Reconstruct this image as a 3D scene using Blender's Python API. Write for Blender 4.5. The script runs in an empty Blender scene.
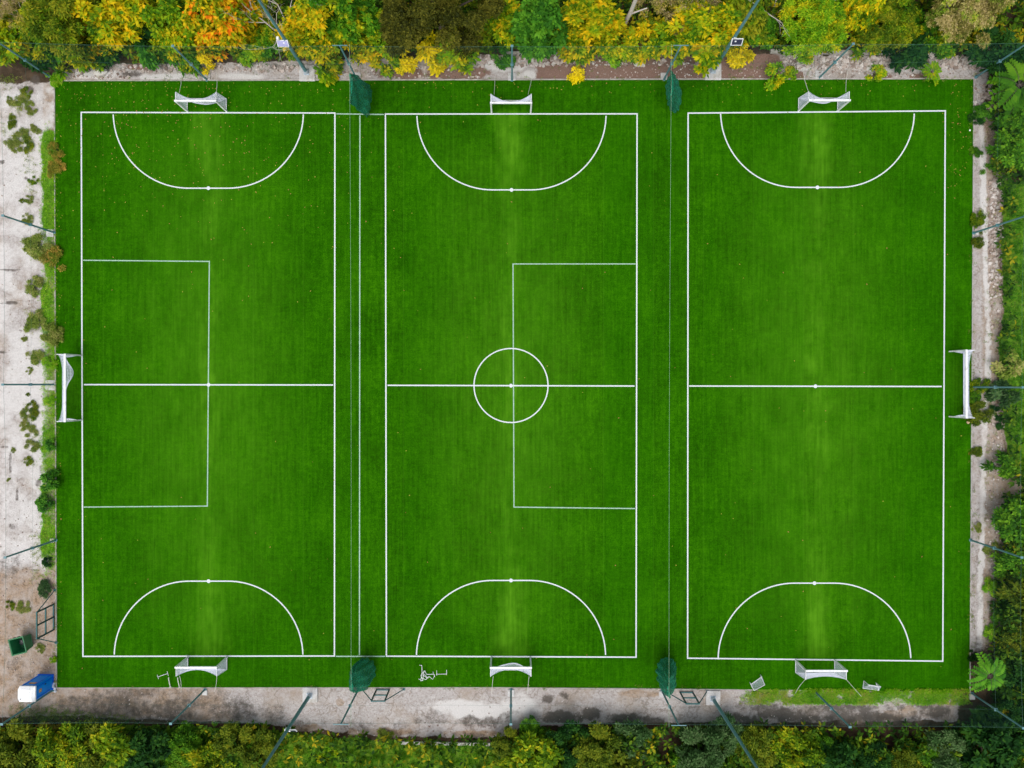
import bpy, math, random
import numpy as np
from mathutils import Vector, Matrix
random.seed(7)
R = math.radians
SC = bpy.context.scene
COL = SC.collection
CAM_H, PX = 56.0, 12.5            # camera height in metres, picture pixels per metre on the ground

def at(px, py, z=0.0):            # ground plan: photograph pixel (seen at height z) to metres
    k = (CAM_H - z) / (CAM_H * PX)
    return Vector(((px - 512) * k, (384 - py) * k, z))

# ------------------------------------------------------------------ noise
def vnoise(x, y, seed=0):
    xi = np.floor(x).astype(np.int64); yi = np.floor(y).astype(np.int64)
    xf = x - xi; yf = y - yi
    def h(a, b):
        n = (a * 374761393 + b * 668265263 + seed * 974711) & 0x7fffffff
        n = ((n ^ (n >> 13)) * 1274126177) & 0x7fffffff
        n = n ^ (n >> 16)
        return (n & 0xffff) / 65535.0
    u = xf * xf * (3 - 2 * xf); v = yf * yf * (3 - 2 * yf)
    return (h(xi, yi) * (1 - u) + h(xi + 1, yi) * u) * (1 - v) + (h(xi, yi + 1) * (1 - u) + h(xi + 1, yi + 1) * u) * v
def fbm(x, y, seed=0, octs=4):
    s = 0; a = 0.5; t = 0
    for i in range(octs):
        s = s + a * vnoise(x * 2 ** i, y * 2 ** i, seed + i); t += a; a *= 0.55
    return s / t
def sst(a, b, x):
    t = np.clip((x - a) / (b - a), 0, 1)
    return t * t * (3 - 2 * t)

# ------------------------------------------------------------------ materials
def node_mat(name):
    m = bpy.data.materials.new(name); m.use_nodes = True
    nt = m.node_tree
    b = nt.nodes['Principled BSDF']
    return m, nt, b
class N:
    def __init__(s, nt): s.nt = nt
    def new(s, t, **kw):
        n = s.nt.nodes.new(t)
        for k, v in kw.items(): setattr(n, k, v)
        return n
    def link(s, a, b): s.nt.links.new(a, b)
    def noise(s, scale, detail=4, rough=.55, vec=None, dim='3D'):
        n = s.new('ShaderNodeTexNoise', noise_dimensions=dim)
        n.inputs['Scale'].default_value = scale; n.inputs['Detail'].default_value = detail; n.inputs['Roughness'].default_value = rough
        if vec is not None: s.link(vec, n.inputs['Vector'])
        return n.outputs['Fac']
    def coord(s): return s.new('ShaderNodeTexCoord').outputs['Object']
    def ramp(s, fac, stops):
        r = s.new('ShaderNodeValToRGB'); e = r.color_ramp.elements
        while len(e) < len(stops): e.new(.5)
        for el, (p, c) in zip(e, stops):
            el.position = p; el.color = (*c, 1) if len(c) == 3 else c
        s.link(fac, r.inputs['Fac']); return r.outputs['Color']
    def mix(s, fac, a, b, mode='MIX'):
        m = s.new('ShaderNodeMix', data_type='RGBA', blend_type=mode)
        for i, v in ((0, fac), (6, a), (7, b)):
            if hasattr(v, 'links'): s.link(v, m.inputs[i])
            else: m.inputs[i].default_value = v if i == 0 else (*v, 1)
        return m.outputs[2]
    def math(s, op, a, b=0, clamp=False):
        m = s.new('ShaderNodeMath', operation=op); m.use_clamp = clamp
        for i, v in enumerate((a, b)):
            if hasattr(v, 'links'): s.link(v, m.inputs[i])
            else: m.inputs[i].default_value = v
        return m.outputs[0]
    def bump(s, h, strength, dist, b):
        n = s.new('ShaderNodeBump'); n.inputs['Strength'].default_value = strength; n.inputs['Distance'].default_value = dist
        s.link(h, n.inputs['Height']); s.link(n.outputs['Normal'], b.inputs['Normal'])
    def attr(s, name): return s.new('ShaderNodeAttribute', attribute_name=name)

def simple(name, col, rough=.5, metal=0, var=.15, scale=6, dirt=None):
    m, nt, b = node_mat(name); n = N(nt)
    f = n.noise(scale, 5, .6, n.coord())
    c = n.ramp(f, [(.3, tuple(x * (1 - var) for x in col)), (.7, tuple(min(1, x * (1 + var)) for x in col))])
    if dirt:
        f2 = n.noise(scale * .35, 6, .7, n.coord())
        c = n.mix(n.ramp(f2, [(.52, (0, 0, 0)), (.68, (1, 1, 1))]), c, dirt)
    n.link(c, b.inputs['Base Color']); b.inputs['Roughness'].default_value = rough; b.inputs['Metallic'].default_value = metal
    return m

M = {}
M['white_metal'] = simple('white_metal', (.82, .83, .86), .4, 0, .06, 4, (.55, .54, .5))
M['white_net'] = simple('white_net', (.66, .69, .80), .8, 0, .05)
M['rope'] = simple('rope', (.62, .62, .56), .8)
M['steel'] = simple('steel', (.10, .24, .27), .5, .1, .15, 3, (.18, .28, .30))
M['steel_pale'] = simple('steel_pale', (.45, .52, .58), .4, .2, .1)
M['fence_net'] = simple('fence_net', (.02, .10, .08), .8)
M['cable'] = simple('cable', (.07, .17, .13), .6, .1)
M['cable_pale'] = simple('cable_pale', (.26, .42, .26), .7)
M['gate_green'] = simple('gate_green', (.008, .10, .105), .45, 0, .2, 5)
M['gate_dark'] = simple('gate_dark', (.006, .045, .055), .45, 0, .2, 5)
M['net_green'] = simple('net_green', (.002, .19, .10), .95, 0, .5, 9)
_nt = M['net_green'].node_tree; _n = N(_nt)
_tr = _n.new('ShaderNodeBsdfTransparent'); _mx = _n.new('ShaderNodeMixShader')
_mp = _n.new('ShaderNodeMapping'); _mp.inputs['Scale'].default_value = (5, 5, .8); _n.link(_n.coord(), _mp.inputs['Vector'])
_n.link(_n.ramp(_n.noise(1.6, 5, .65, _mp.outputs[0]), [(.35, (.05, .05, .05)), (.7, (.6, .6, .6))]), _mx.inputs[0])
_n.link(_nt.nodes['Principled BSDF'].outputs[0], _mx.inputs[1]); _n.link(_tr.outputs[0], _mx.inputs[2])
_n.link(_mx.outputs[0], _nt.nodes['Material Output'].inputs['Surface'])
M['bin_green'] = simple('bin_green', (.006, .16, .045), .4, 0, .15, 3, (.01, .11, .04))
M['bin_dark'] = simple('bin_dark', (.003, .07, .03), .6)
M['rubber'] = simple('rubber', (.02, .02, .022), .8)
M['blue'] = simple('blue_plastic', (.001, .27, 1.0), .35, 0, .1, 2)
M['blue_dark'] = simple('blue_plastic_dark', (.002, .15, .85), .4, 0, .1, 2)
for k_ in ('blue', 'blue_dark'): M[k_].node_tree.nodes['Principled BSDF'].inputs['Specular IOR Level'].default_value = .12
M['roof_white'] = simple('roof_white', (.86, .87, .88), .4, 0, .03, 2)
M['sign_orange'] = simple('sign_orange', (.55, .23, .05), .6, 0, .3, 20)
M['sign_pale'] = simple('sign_pale', (.7, .55, .3), .6, 0, .2, 20)
M['bag_white'] = simple('bag_white', (.62, .66, .74), .5, 0, .2, 8)
M['bag_dark'] = simple('bag_dark', (.03, .03, .035), .4, 0, .3, 8)
M['bag_tan'] = simple('bag_tan', (.45, .36, .22), .6, 0, .3, 8)
M['panel_dark'] = simple('panel_dark', (.012, .016, .045), .3, 0, .3, 10)
M['panel_sky_reflection'] = simple('panel_sky_reflection', (.36, .36, .62), .4, 0, .1, 10)  # sky reflected in the panel glass, painted as a pale base colour
M['concrete_pad'] = simple('concrete_pad', (.56, .55, .54), .9, 0, .15, 4, (.38, .34, .28))
M['kerb'] = simple('kerb', (.42, .40, .36), .9, 0, .2, 2.5, (.25, .22, .16))
M['kerb_pale'] = simple('kerb_pale', (.6, .58, .55), .9, 0, .15, 2.5, (.36, .31, .26))
M['line_white'] = simple('line_white', (.66, .69, .74), .8, 0, .08, 14, (.62, .70, .62))
M['line_thin'] = simple('line_thin', (.34, .50, .40), .8, 0, .2, 10, (.22, .40, .22))
M['stone'] = simple('stone', (.42, .36, .33), .9, 0, .4, 5)
M['rock'] = simple('rock', (.6, .57, .52), .9, 0, .2, 3, (.42, .38, .33))
M['bark'] = simple('bark', (.09, .07, .055), .9, 0, .3, 8)
M['bark_pale'] = simple('bark_pale', (.60, .54, .49), .9, 0, .25, 6)
M['pink'] = simple('ball_peach', (.55, .40, .22), .6)

YG = [(.1, (.03, .11, .004)), (.5, (.11, .26, .005)), (.9, (.34, .42, .006))]
YE = [(.1, (.09, .18, .004)), (.5, (.36, .38, .005)), (.9, (.70, .50, .006))]
def leaf_mat(name, stops, trans=.25, jitter=.25, mixcol=None):
    m, nt, b = node_mat(name); n = N(nt)
    geo = n.new('ShaderNodeNewGeometry')
    tn = n.math('ADD', n.attr('tint').outputs['Fac'], n.math('MULTIPLY', n.math('SUBTRACT', n.noise(.55, 3, .6, geo.outputs['Position']), .5), .9))
    c = n.ramp(tn, stops)
    if mixcol: c = n.mix(n.ramp(n.noise(.9, 4, .7, geo.outputs['Position']), [(.5, (0, 0, 0)), (.62, (.85, .85, .85))]), c, n.ramp(tn, mixcol))
    oi = n.new('ShaderNodeObjectInfo')
    hs = n.new('ShaderNodeHueSaturation')
    n.link(n.math('ADD', n.math('MULTIPLY', oi.outputs['Random'], jitter), 1.2 - jitter * .5), hs.inputs['Value'])
    n.link(c, hs.inputs['Color'])
    n.link(hs.outputs['Color'], b.inputs['Base Color'])
    b.inputs['Roughness'].default_value = .6
    b.inputs['Specular IOR Level'].default_value = .08
    t = n.new('ShaderNodeBsdfTranslucent'); n.link(hs.outputs['Color'], t.inputs['Color'])
    mx = n.new('ShaderNodeMixShader'); mx.inputs[0].default_value = trans
    n.link(b.outputs[0], mx.inputs[1]); n.link(t.outputs[0], mx.inputs[2])
    n.link(mx.outputs[0], nt.nodes['Material Output'].inputs['Surface'])
    return m
L = {
 'green': leaf_mat('leaf_green', [(.1, (.02, .085, .004)), (.5, (.05, .18, .006)), (.9, (.13, .30, .01))], mixcol=YE),
 'green2': leaf_mat('leaf_green_dull', [(.1, (.02, .075, .004)), (.5, (.055, .18, .007)), (.9, (.14, .30, .012))]),
 'yg2': leaf_mat('leaf_yellowgreen_dull', [(.1, (.03, .09, .004)), (.5, (.11, .21, .006)), (.8, (.24, .33, .008)), (.98, (.44, .40, .01))]),
 'olive2': leaf_mat('leaf_olive_dull', [(.1, (.028, .06, .004)), (.5, (.085, .135, .007)), (.9, (.20, .23, .014))]),
 'emerald': leaf_mat('leaf_emerald', [(.1, (.018, .085, .006)), (.5, (.05, .19, .011)), (.9, (.12, .31, .018))]),
 'dark': leaf_mat('leaf_dark', [(.1, (.006, .028, .006)), (.5, (.014, .066, .010)), (.9, (.04, .12, .012))]),
 'lime': leaf_mat('leaf_lime', [(.1, (.05, .16, .004)), (.5, (.14, .32, .006)), (.9, (.30, .42, .01))], mixcol=YE),
 'yellowgreen': leaf_mat('leaf_yellowgreen', [(.1, (.045, .13, .004)), (.45, (.13, .28, .005)), (.75, (.32, .40, .006)), (.95, (.62, .42, .006))], mixcol=YE),
 'yellow': leaf_mat('leaf_yellow', [(.08, (.05, .14, .004)), (.38, (.20, .28, .004)), (.62, (.48, .42, .005)), (.95, (.72, .45, .006))], mixcol=YG),
 'gold': leaf_mat('leaf_gold', [(.05, (.30, .30, .005)), (.4, (.66, .54, .006)), (.9, (.85, .66, .01))]),
 'orange': leaf_mat('leaf_orange', [(.08, (.06, .15, .004)), (.36, (.26, .30, .004)), (.6, (.66, .44, .006)), (.8, (.70, .30, .006)), (1, (.72, .15, .006))], mixcol=YG),
 'olive': leaf_mat('leaf_olive', [(.1, (.035, .08, .004)), (.5, (.11, .18, .006)), (.9, (.28, .28, .012))], mixcol=YG),
 'oak': leaf_mat('leaf_oak', [(.1, (.02, .026, .004)), (.5, (.055, .062, .006)), (.9, (.13, .125, .014))]),
 'dry': leaf_mat('leaf_dry', [(.1, (.16, .15, .03)), (.5, (.32, .25, .09)), (.9, (.50, .38, .24))], mixcol=YE),
 'tan': leaf_mat('leaf_tan', [(.1, (.10, .10, .02)), (.5, (.24, .21, .05)), (.9, (.40, .32, .14))], mixcol=YG),
 'grey': leaf_mat('leaf_greygreen', [(.1, (.02, .055, .012)), (.5, (.05, .12, .03)), (.9, (.12, .2, .07))]),
 'rust': leaf_mat('leaf_rust', [(.1, (.08, .15, .01)), (.5, (.22, .22, .025)), (.9, (.42, .26, .05))]),
 'grass': leaf_mat('leaf_grass', [(.1, (.10, .30, .006)), (.5, (.22, .50, .01)), (.85, (.36, .54, .03)), (1, (.5, .42, .12))], .35, 0),
 'lawn': leaf_mat('leaf_lawn', [(.1, (.03, .13, .004)), (.5, (.075, .25, .007)), (.85, (.16, .34, .012)), (1, (.34, .36, .04))], .3, 0),
 'weed': leaf_mat('leaf_weed', [(.1, (.10, .17, .015)), (.5, (.20, .27, .035)), (.9, (.34, .32, .10))], .2, 0),
 'under': leaf_mat('leaf_under', [(.08, (.012, .04, .004)), (.4, (.04, .11, .006)), (.7, (.12, .20, .008)), (.95, (.38, .30, .01))], .2, 0),
 'litter': leaf_mat('leaf_litter', [(.1, (.20, .24, .02)), (.5, (.30, .28, .04)), (.9, (.30, .16, .05))], .1, 0),
}

# ------------------------------------------------------------------ mesh helpers
class MB:
    def __init__(s): s.v = []; s.f = []
    def add(s, vs, fs):
        o = len(s.v); s.v += [tuple(v) for v in vs]; s.f += [tuple(i + o for i in f) for f in fs]; return s
    def box(s, c, d, rot=None):
        c = Vector(c); h = [x / 2 for x in d]
        vs = [Vector((x * h[0], y * h[1], z * h[2])) for z in (-1, 1) for y in (-1, 1) for x in (-1, 1)]
        if rot: vs = [rot @ v for v in vs]
        return s.add([c + v for v in vs], [(0, 2, 3, 1), (4, 5, 7, 6), (0, 1, 5, 4), (2, 6, 7, 3), (0, 4, 6, 2), (1, 3, 7, 5)])
    def tube(s, p0, p1, r0, r1=None, n=8, caps=True):
        p0 = Vector(p0); p1 = Vector(p1); r1 = r0 if r1 is None else r1
        d = (p1 - p0)
        if d.length < 1e-6: return s
        d.normalize()
        a = d.orthogonal().normalized(); b = d.cross(a)
        vs = []
        for p, r in ((p0, r0), (p1, r1)):
            for i in range(n):
                t = 2 * math.pi * i / n; vs.append(p + (a * math.cos(t) + b * math.sin(t)) * r)
        fs = [(i, (i + 1) % n, n + (i + 1) % n, n + i) for i in range(n)]
        if caps: fs += [tuple(range(n - 1, -1, -1)), tuple(range(n, 2 * n))]
        return s.add(vs, fs)
    def path(s, pts, r0, r1=None, n=6):
        r1 = r0 if r1 is None else r1; k = len(pts) - 1
        for i in range(k):
            s.tube(pts[i], pts[i + 1], r0 + (r1 - r0) * i / k, r0 + (r1 - r0) * (i + 1) / k, n)
        return s
    def mesh(s, name, mat):
        me = bpy.data.meshes.new(name); me.from_pydata(s.v, [], s.f); me.materials.append(mat); me.update(); return me
    def build(s, name, mat, parent=None):
        return link_mesh(name, s.mesh(name, mat), parent)
def link_mesh(name, me, parent=None):
    o = bpy.data.objects.new(name, me); COL.objects.link(o)
    if parent: o.parent = parent
    return o
def bevel(o, w, seg=2):
    m = o.modifiers.new('bevel', 'BEVEL'); m.width = w; m.segments = seg; m.limit_method = 'ANGLE'
def tag(o, label, cat, group=None, kind=None):
    if label: o['label'] = label
    if cat: o['category'] = cat
    if group: o['group'] = group
    if kind: o['kind'] = kind
    return o
def thing(name, label, cat, loc=(0, 0, 0), rz=0, group=None):
    o = bpy.data.objects.new(name, None); COL.objects.link(o); o.empty_display_size = .2
    o.location = loc; o.rotation_euler = (0, 0, rz)
    return tag(o, label, cat, group)
def dup(root, loc, rz, label, group=None, scale=None, mats=None):
    c = root.copy(); COL.objects.link(c); c.location = loc; c.rotation_euler = (0, 0, rz); c['label'] = label
    if group: c['group'] = group
    if scale: c.scale = scale
    for ch in list(root.children):
        d = ch.copy(); COL.objects.link(d); d.parent = c
        if mats and ch.name.split('.')[0] in mats:
            d.material_slots[0].link = 'OBJECT'; d.material_slots[0].material = mats[ch.name.split('.')[0]]
        for g in list(ch.children):
            e = g.copy(); COL.objects.link(e); e.parent = d
    return c
def np_mesh(name, V, F, mat, tint=None, smooth=False):
    """V (n,3) F (m,4)"""
    me = bpy.data.meshes.new(name)
    me.vertices.add(len(V)); me.vertices.foreach_set('co', np.asarray(V, np.float32).ravel())
    m, k = F.shape
    me.loops.add(m * k); me.loops.foreach_set('vertex_index', F.astype(np.int32).ravel())
    me.polygons.add(m); me.polygons.foreach_set('loop_start', np.arange(0, m * k, k, dtype=np.int32))
    if tint is not None:
        a = me.attributes.new('tint', 'FLOAT', 'FACE'); a.data.foreach_set('value', tint.astype(np.float32))
    me.materials.append(mat); me.update(calc_edges=True); me.validate()
    if smooth: me.polygons.foreach_set('use_smooth', np.ones(m, bool))
    return me

# ------------------------------------------------------------------ camera, light, world
cam = bpy.data.cameras.new('camera'); co = bpy.data.objects.new('camera', cam); COL.objects.link(co)
co.location = (0, 0, CAM_H); co.rotation_euler = (0, 0, 0)
cam.sensor_width = 36; cam.lens = CAM_H * PX / 1024 * 36; cam.clip_end = 2000
SC.camera = co
SUN_EL, SUN_AZ = 62, 200
w = bpy.data.worlds.new('World'); SC.world = w; w.use_nodes = True
nt = w.node_tree; bg = nt.nodes['Background']
sky = nt.nodes.new('ShaderNodeTexSky'); sky.sky_type = 'NISHITA'; sky.sun_disc = False
sky.sun_elevation = R(SUN_EL); sky.sun_rotation = R(SUN_AZ); sky.dust_density = 4; sky.air_density = 1.2; sky.ozone_density = 1
hs = nt.nodes.new('ShaderNodeHueSaturation'); hs.inputs['Saturation'].default_value = .35
nt.links.new(sky.outputs[0], hs.inputs['Color']); nt.links.new(hs.outputs[0], bg.inputs['Color'])
bg.inputs['Strength'].default_value = .14
sl = bpy.data.lights.new('sun', 'SUN'); sl.energy = 1.1; sl.angle = R(55); sl.color = (1, .97, .93)
so = bpy.data.objects.new('sun', sl); COL.objects.link(so)
az = R(SUN_AZ); d = Vector((math.sin(az) * math.cos(R(SUN_EL)), math.cos(az) * math.cos(R(SUN_EL)), math.sin(R(SUN_EL))))
so.rotation_euler = d.to_track_quat('Z', 'Y').to_euler(); so.location = (0, 0, 80)
SC.view_settings.view_transform = 'Standard'; SC.view_settings.look = 'None'
SC.view_settings.exposure = 0.25; SC.view_settings.gamma = 1
SC.render.engine = 'CYCLES'
SC.cycles.max_bounces = 6; SC.cycles.transparent_max_bounces = 8

# ------------------------------------------------------------------ the ground
def blob(u, v, cu, cv, ru, rv, seed=0):
    n = fbm(u / 9, v / 9, seed + 40, 4) - .5
    r = np.sqrt(((u - cu) / ru) ** 2 + ((v - cv) / rv) ** 2) + n * 1.1
    return 1 - sst(.35, 1.25, r)
def lin(u, pts):
    xs = [p[0] for p in pts]; ys = [p[1] for p in pts]
    return np.interp(u, xs, ys)
def masks(u, v):
    """u,v = ground plan in photo pixels -> dict of cover fractions"""
    n1 = fbm(u / 14, v / 14, 1, 5) - .5; n2 = fbm(u / 5, v / 5, 9, 4) - .5; n3 = fbm(u / 40, v / 40, 17, 4) - .5
    wob = n1 * 14 + n2 * 5
    conc = np.zeros_like(u)
    # yard on the left
    yedge = lin(v, [(60, 56), (118, 55), (135, 47), (600, 47)])
    yard = (1 - sst(-3, 3, u - yedge + wob * .7)) * sst(80, 88, v + wob) * (1 - sst(555, 585, v + wob * 1.5))
    low = (1 - sst(44, 52, u + wob * .8)) * sst(550, 590, v + wob) * (1 - sst(690, 705, v + wob))
    # strip at the bottom
    lowedge = lin(u, [(40, 716), (240, 722), (300, 728), (380, 736), (500, 738), (520, 728), (560, 724), (680, 723), (960, 721)])
    strip = sst(678, 679.5, v) * (1 - sst(-3, 3, v - lowedge + wob * .45)) * (1 - sst(950, 966, u + wob))
    # path on the right
    rp_edge = lin(v, [(60, 984), (120, 984), (200, 998), (300, 1001), (350, 994), (400, 998), (480, 1006), (560, 996), (660, 984)])
    rpath = sst(968, 970, u) * (1 - sst(-3, 4, u - rp_edge + wob * .6)) * sst(70, 90, v)  * (1 - sst(640, 668, v + wob))
    # strip at the top
    upper = lin(u, [(0, 70), (60, 68), (130, 62), (240, 62), (300, 60), (500, 54), (780, 53), (960, 55)])
    top = sst(-2, 3, v - upper + wob * .5) * (1 - sst(84, 86, v)) * sst(50, 60, u + wob) * (1 - sst(985, 995, u + wob))
    brown = top * sst(525, 545, u + wob) * (1 - sst(770, 790, u + wob)) * .95
    for cu, cv, ru, rv in ((400, 72, 30, 8), (455, 74, 40, 9), (140, 66, 18, 6), (795, 76, 14, 5), (880, 76, 14, 4), (925, 76, 20, 5), (740, 66, 20, 10)):
        brown = np.maximum(brown, top * blob(u, v, cu, cv, ru, rv, int(cu)) * .9)
    pale = np.zeros_like(u)
    for cu, cv, ru, rv in ((90, 74, 30, 6), (170, 77, 40, 4), (240, 77, 30, 4), (330, 74, 18, 5), (535, 75, 24, 6), (505, 64, 30, 8), (800, 68, 45, 3), (900, 69, 50, 3), (560, 60, 30, 6), (690, 62, 30, 2.5), (480, 712, 40, 10), (455, 706, 30, 9), (520, 708, 20, 14)):
        pale = np.maximum(pale, blob(u, v, cu, cv, ru, rv, int(cu)))
    # white worn gutter on the right-hand path
    gut = lin(v, [(60, 975), (150, 983), (200, 984), (260, 986), (330, 988), (380, 988), (460, 983), (520, 983), (600, 980), (660, 980)])
    pale = np.maximum(pale, rpath * (1 - sst(1.6, 4.2, np.abs(u - gut + n2 * 4 + n1 * 3))) * (.55 + n3) * 1.5)
    pale = np.maximum(pale, yard * .75 * (1 - sst(-.1, .35, n3 + n1 * .6)))
    dark = np.zeros_like(u)
    for cu, cv, ru, rv, s in ((110, 704, 44, 16, .64), (165, 709, 50, 16, .68), (235, 710, 34, 13, .64), (205, 700, 54, 16, .48), (80, 706, 34, 15, .6), (135, 693, 44, 9, .58), (270, 712, 26, 10, .5), (180, 694, 30, 6, .5), (275, 722, 24, 7, .5),
            (547, 698, 9, 5.5, .85), (564, 695, 7, 5, .75), (562, 717, 26, 8, 1), (592, 713, 13, 8, .95), (628, 719, 24, 6, .95), (655, 721, 14, 5, .8), (690, 706, 20, 8, .4),
            (475, 722, 32, 8, .7), (430, 718, 22, 9, .5), (398, 726, 16, 7, .45), (482, 724, 10, 6, .6), (745, 704, 18, 9, .6), (775, 714, 28, 9, .85), (740, 720, 26, 7, .8), (800, 706, 14, 7, .5), (785, 715, 16, 9, .9),
            (845, 709, 46, 9, .78), (860, 718, 60, 9, .85), (800, 718, 30, 8, .78), (765, 708, 24, 9, .7), (900, 706, 12, 8, .6), (880, 722, 60, 6, .7), (922, 702, 14, 10, .9), (935, 712, 22, 10, .8), (915, 718, 12, 8, .7), (895, 695, 8, 4, .6),
            (30, 90, 5, 6, .9), (36, 80, 6, 6, .8), (20, 88, 5, 4, .6), (5, 566, 22, 22, .5), (26, 178, 4, 3, .7), (2, 162, 4, 3, .7), (38, 482, 4, 5, .8), (42, 470, 4, 6, .6), (36, 412, 6, 4, .3), (38, 360, 6, 5, .3),
            (12, 526, 6, 4, .6), (10, 270, 14, 1.8, .8), (10, 303, 11, 2.2, .8), (3, 352, 8, 1.8, .8), (10, 465, 2.2, 18, .7), (4, 447, 8, 1.6, .7), (17, 495, 2, 9, .7), (20, 330, 2, 2, .6), (18, 400, 2, 2, .6), (420, 702, 8, 4, .3), (330, 712, 14, 6, .35), (360, 725, 24, 6, .5), (300, 722, 20, 6, .5), (640, 700, 10, 6, .35), (515, 712, 8, 4, .5), (505, 716, 10, 4, .6), (12, 665, 14, 10, .5), (30, 678, 18, 8, .5), (130, 74, 16, 4, .7), (275, 66, 14, 5, .6), (378, 73, 10, 4, .5), (430, 75, 14, 3, .5), (1000, 470, 8, 5, .5), (978, 560, 5, 18, .4), (980, 600, 5, 20, .4), (978, 648, 6, 16, .5)):
        dark = np.maximum(dark, s * blob(u, v, cu, cv, ru, rv, int(cu + cv)))
    ingrown = np.zeros_like(u)
    verge = sst(40, 44, u + wob * .5) * (1 - sst(58, 60, u)) * sst(120, 135, v + wob) * (1 - sst(560, 590, v + wob)) * (.62 + .38 * np.maximum(sst(-.10, .12, n1 + n3 * .6), (v > 150) * (v < 230) * 1.0))
    lawn = sst(0, 5, u - rp_edge - 1 + wob * .5) * sst(170, 190, v + wob) * (1 - sst(465, 490, v + wob))
    gs = (.45 + .55 * sst(-.12, .05, n1 + n2 * .5)) * sst(680, 682, v) * (1 - sst(702.5, 705, v + n2 * 3)) * sst(735, 752, u + wob) * (1 - sst(960, 972, u))
    gb = sst(2, 9, v - lowedge + wob * .5) * (1 - sst(520, 545, u + wob)) * sst(40, 90, u + wob)
    green = np.maximum.reduce([verge * .8, lawn, gs, gb * .8])
    for cu, cv, ru, rv in ((22, 98, 8, 6), (20, 110, 10, 8), (8, 82, 14, 9), (10, 130, 12, 9), (22, 138, 12, 8), (27, 148, 8, 10), (30, 168, 8, 12), (30, 190, 6, 12), (34, 250, 8, 14), (34, 290, 9, 10), (30, 322, 9, 12), (33, 356, 7, 8), (30, 415, 6, 12), (33, 440, 7, 8), (32, 462, 7, 4), (38, 548, 10, 18), (36, 575, 8, 8), (22, 607, 5, 4), (9, 608, 4, 3), (41, 649, 3, 4), (60, 715, 40, 8), (40, 712, 30, 8), (100, 718, 40, 6)):
        ingrown = np.maximum(ingrown, blob(u, v, cu, cv, ru, rv, int(cu * 3 + cv)))
    return dict(yard=yard, low=low, strip=strip, rpath=rpath, top=top, brown=brown, pale=pale, dark=dark, green=green, ingrown=ingrown * .9)

g, gnt, gb_ = node_mat('ground_cover'); n = N(gnt)
oc = n.coord()
a1 = n.new('ShaderNodeSeparateColor'); n.link(n.attr('cover_a').outputs['Color'], a1.inputs[0])
a2 = n.new('ShaderNodeSeparateColor'); n.link(n.attr('cover_b').outputs['Color'], a2.inputs[0])
f1 = n.noise(1.2, 8, .65, oc); f2 = n.noise(9, 5, .7, oc); f3 = n.noise(28, 3, .6, oc); f4 = n.noise(.35, 5, .6, oc)
soil = n.mix(f2, (.022, .014, .008), (.085, .055, .032))
soil = n.mix(n.ramp(f1, [(.45, (0, 0, 0)), (.7, (1, 1, 1))]), soil, (.12, .08, .05))
con = n.mix(n.ramp(f1, [(.3, (0, 0, 0)), (.7, (1, 1, 1))]), (.45, .415, .40), (.60, .57, .56))
con = n.mix(n.ramp(f3, [(.35, (.4, .4, .4)), (.6, (0, 0, 0))]), con, (.33, .27, .24))
con = n.mix(n.ramp(n.noise(3.5, 6, .7, oc), [(.5, (0, 0, 0)), (.72, (.8, .8, .8))]), con, (.24, .18, .14))
con = n.mix(n.ramp(f4, [(.48, (0, 0, 0)), (.68, (.75, .75, .75))]), con, (.36, .28, .21))
# cracks
vo = n.new('ShaderNodeTexVoronoi', feature='DISTANCE_TO_EDGE'); vo.inputs['Scale'].default_value = .32
wv = n.new('ShaderNodeVectorMath', operation='ADD'); nz = n.new('ShaderNodeTexNoise'); nz.inputs['Scale'].default_value = 1.3; nz.inputs['Detail'].default_value = 6; n.link(oc, nz.inputs['Vector'])
sc_ = n.new('ShaderNodeVectorMath', operation='SCALE'); sc_.inputs['Scale'].default_value = 1.4; n.link(nz.outputs['Color'], sc_.inputs[0])
n.link(oc, wv.inputs[0]); n.link(sc_.outputs[0], wv.inputs[1]); n.link(wv.outputs[0], vo.inputs['Vector'])
crack = n.ramp(vo.outputs['Distance'], [(.004, (.55, .55, .55)), (.016, (0, 0, 0))])
con = n.mix(crack, con, (.17, .13, .10))
tanc = n.mix(f2, (.30, .20, .125), (.44, .33, .24))
tanc = n.mix(n.ramp(n.noise(5, 8, .75, oc), [(.38, (.9, .9, .9)), (.55, (0, 0, 0))]), tanc, (.17, .115, .075))
tanc = n.mix(n.ramp(f1, [(.4, (0, 0, 0)), (.65, (.8, .8, .8))]), tanc, (.46, .40, .36))
brn = n.mix(f2, (.13, .07, .052), (.31, .19, .15))
brn = n.mix(n.ramp(f3, [(.58, (0, 0, 0)), (.68, (1, 1, 1))]), brn, (.42, .33, .29))
grn = n.mix(f2, (.06, .19, .006), (.18, .35, .02))
grn = n.mix(n.ramp(f1, [(.5, (0, 0, 0)), (.75, (.7, .7, .7))]), grn, (.2, .17, .05))
def edge(att): # break the cover edge up with noise
    return n.ramp(n.math('ADD', att, n.math('MULTIPLY', n.math('SUBTRACT', f2, .5), .55)), [(.38, (0, 0, 0)), (.62, (1, 1, 1))])
grit = n.noise(6, 8, .75, oc)
con = n.mix(n.ramp(grit, [(.40, (.5, .5, .5)), (.52, (0, 0, 0))]), con, (.30, .25, .22))
con = n.mix(n.ramp(grit, [(.56, (0, 0, 0)), (.72, (.7, .7, .7))]), con, (.60, .57, .55))
c = n.mix(edge(a1.outputs[0]), soil, con)
c = n.mix(edge(a2.outputs[0]), c, tanc)
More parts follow.
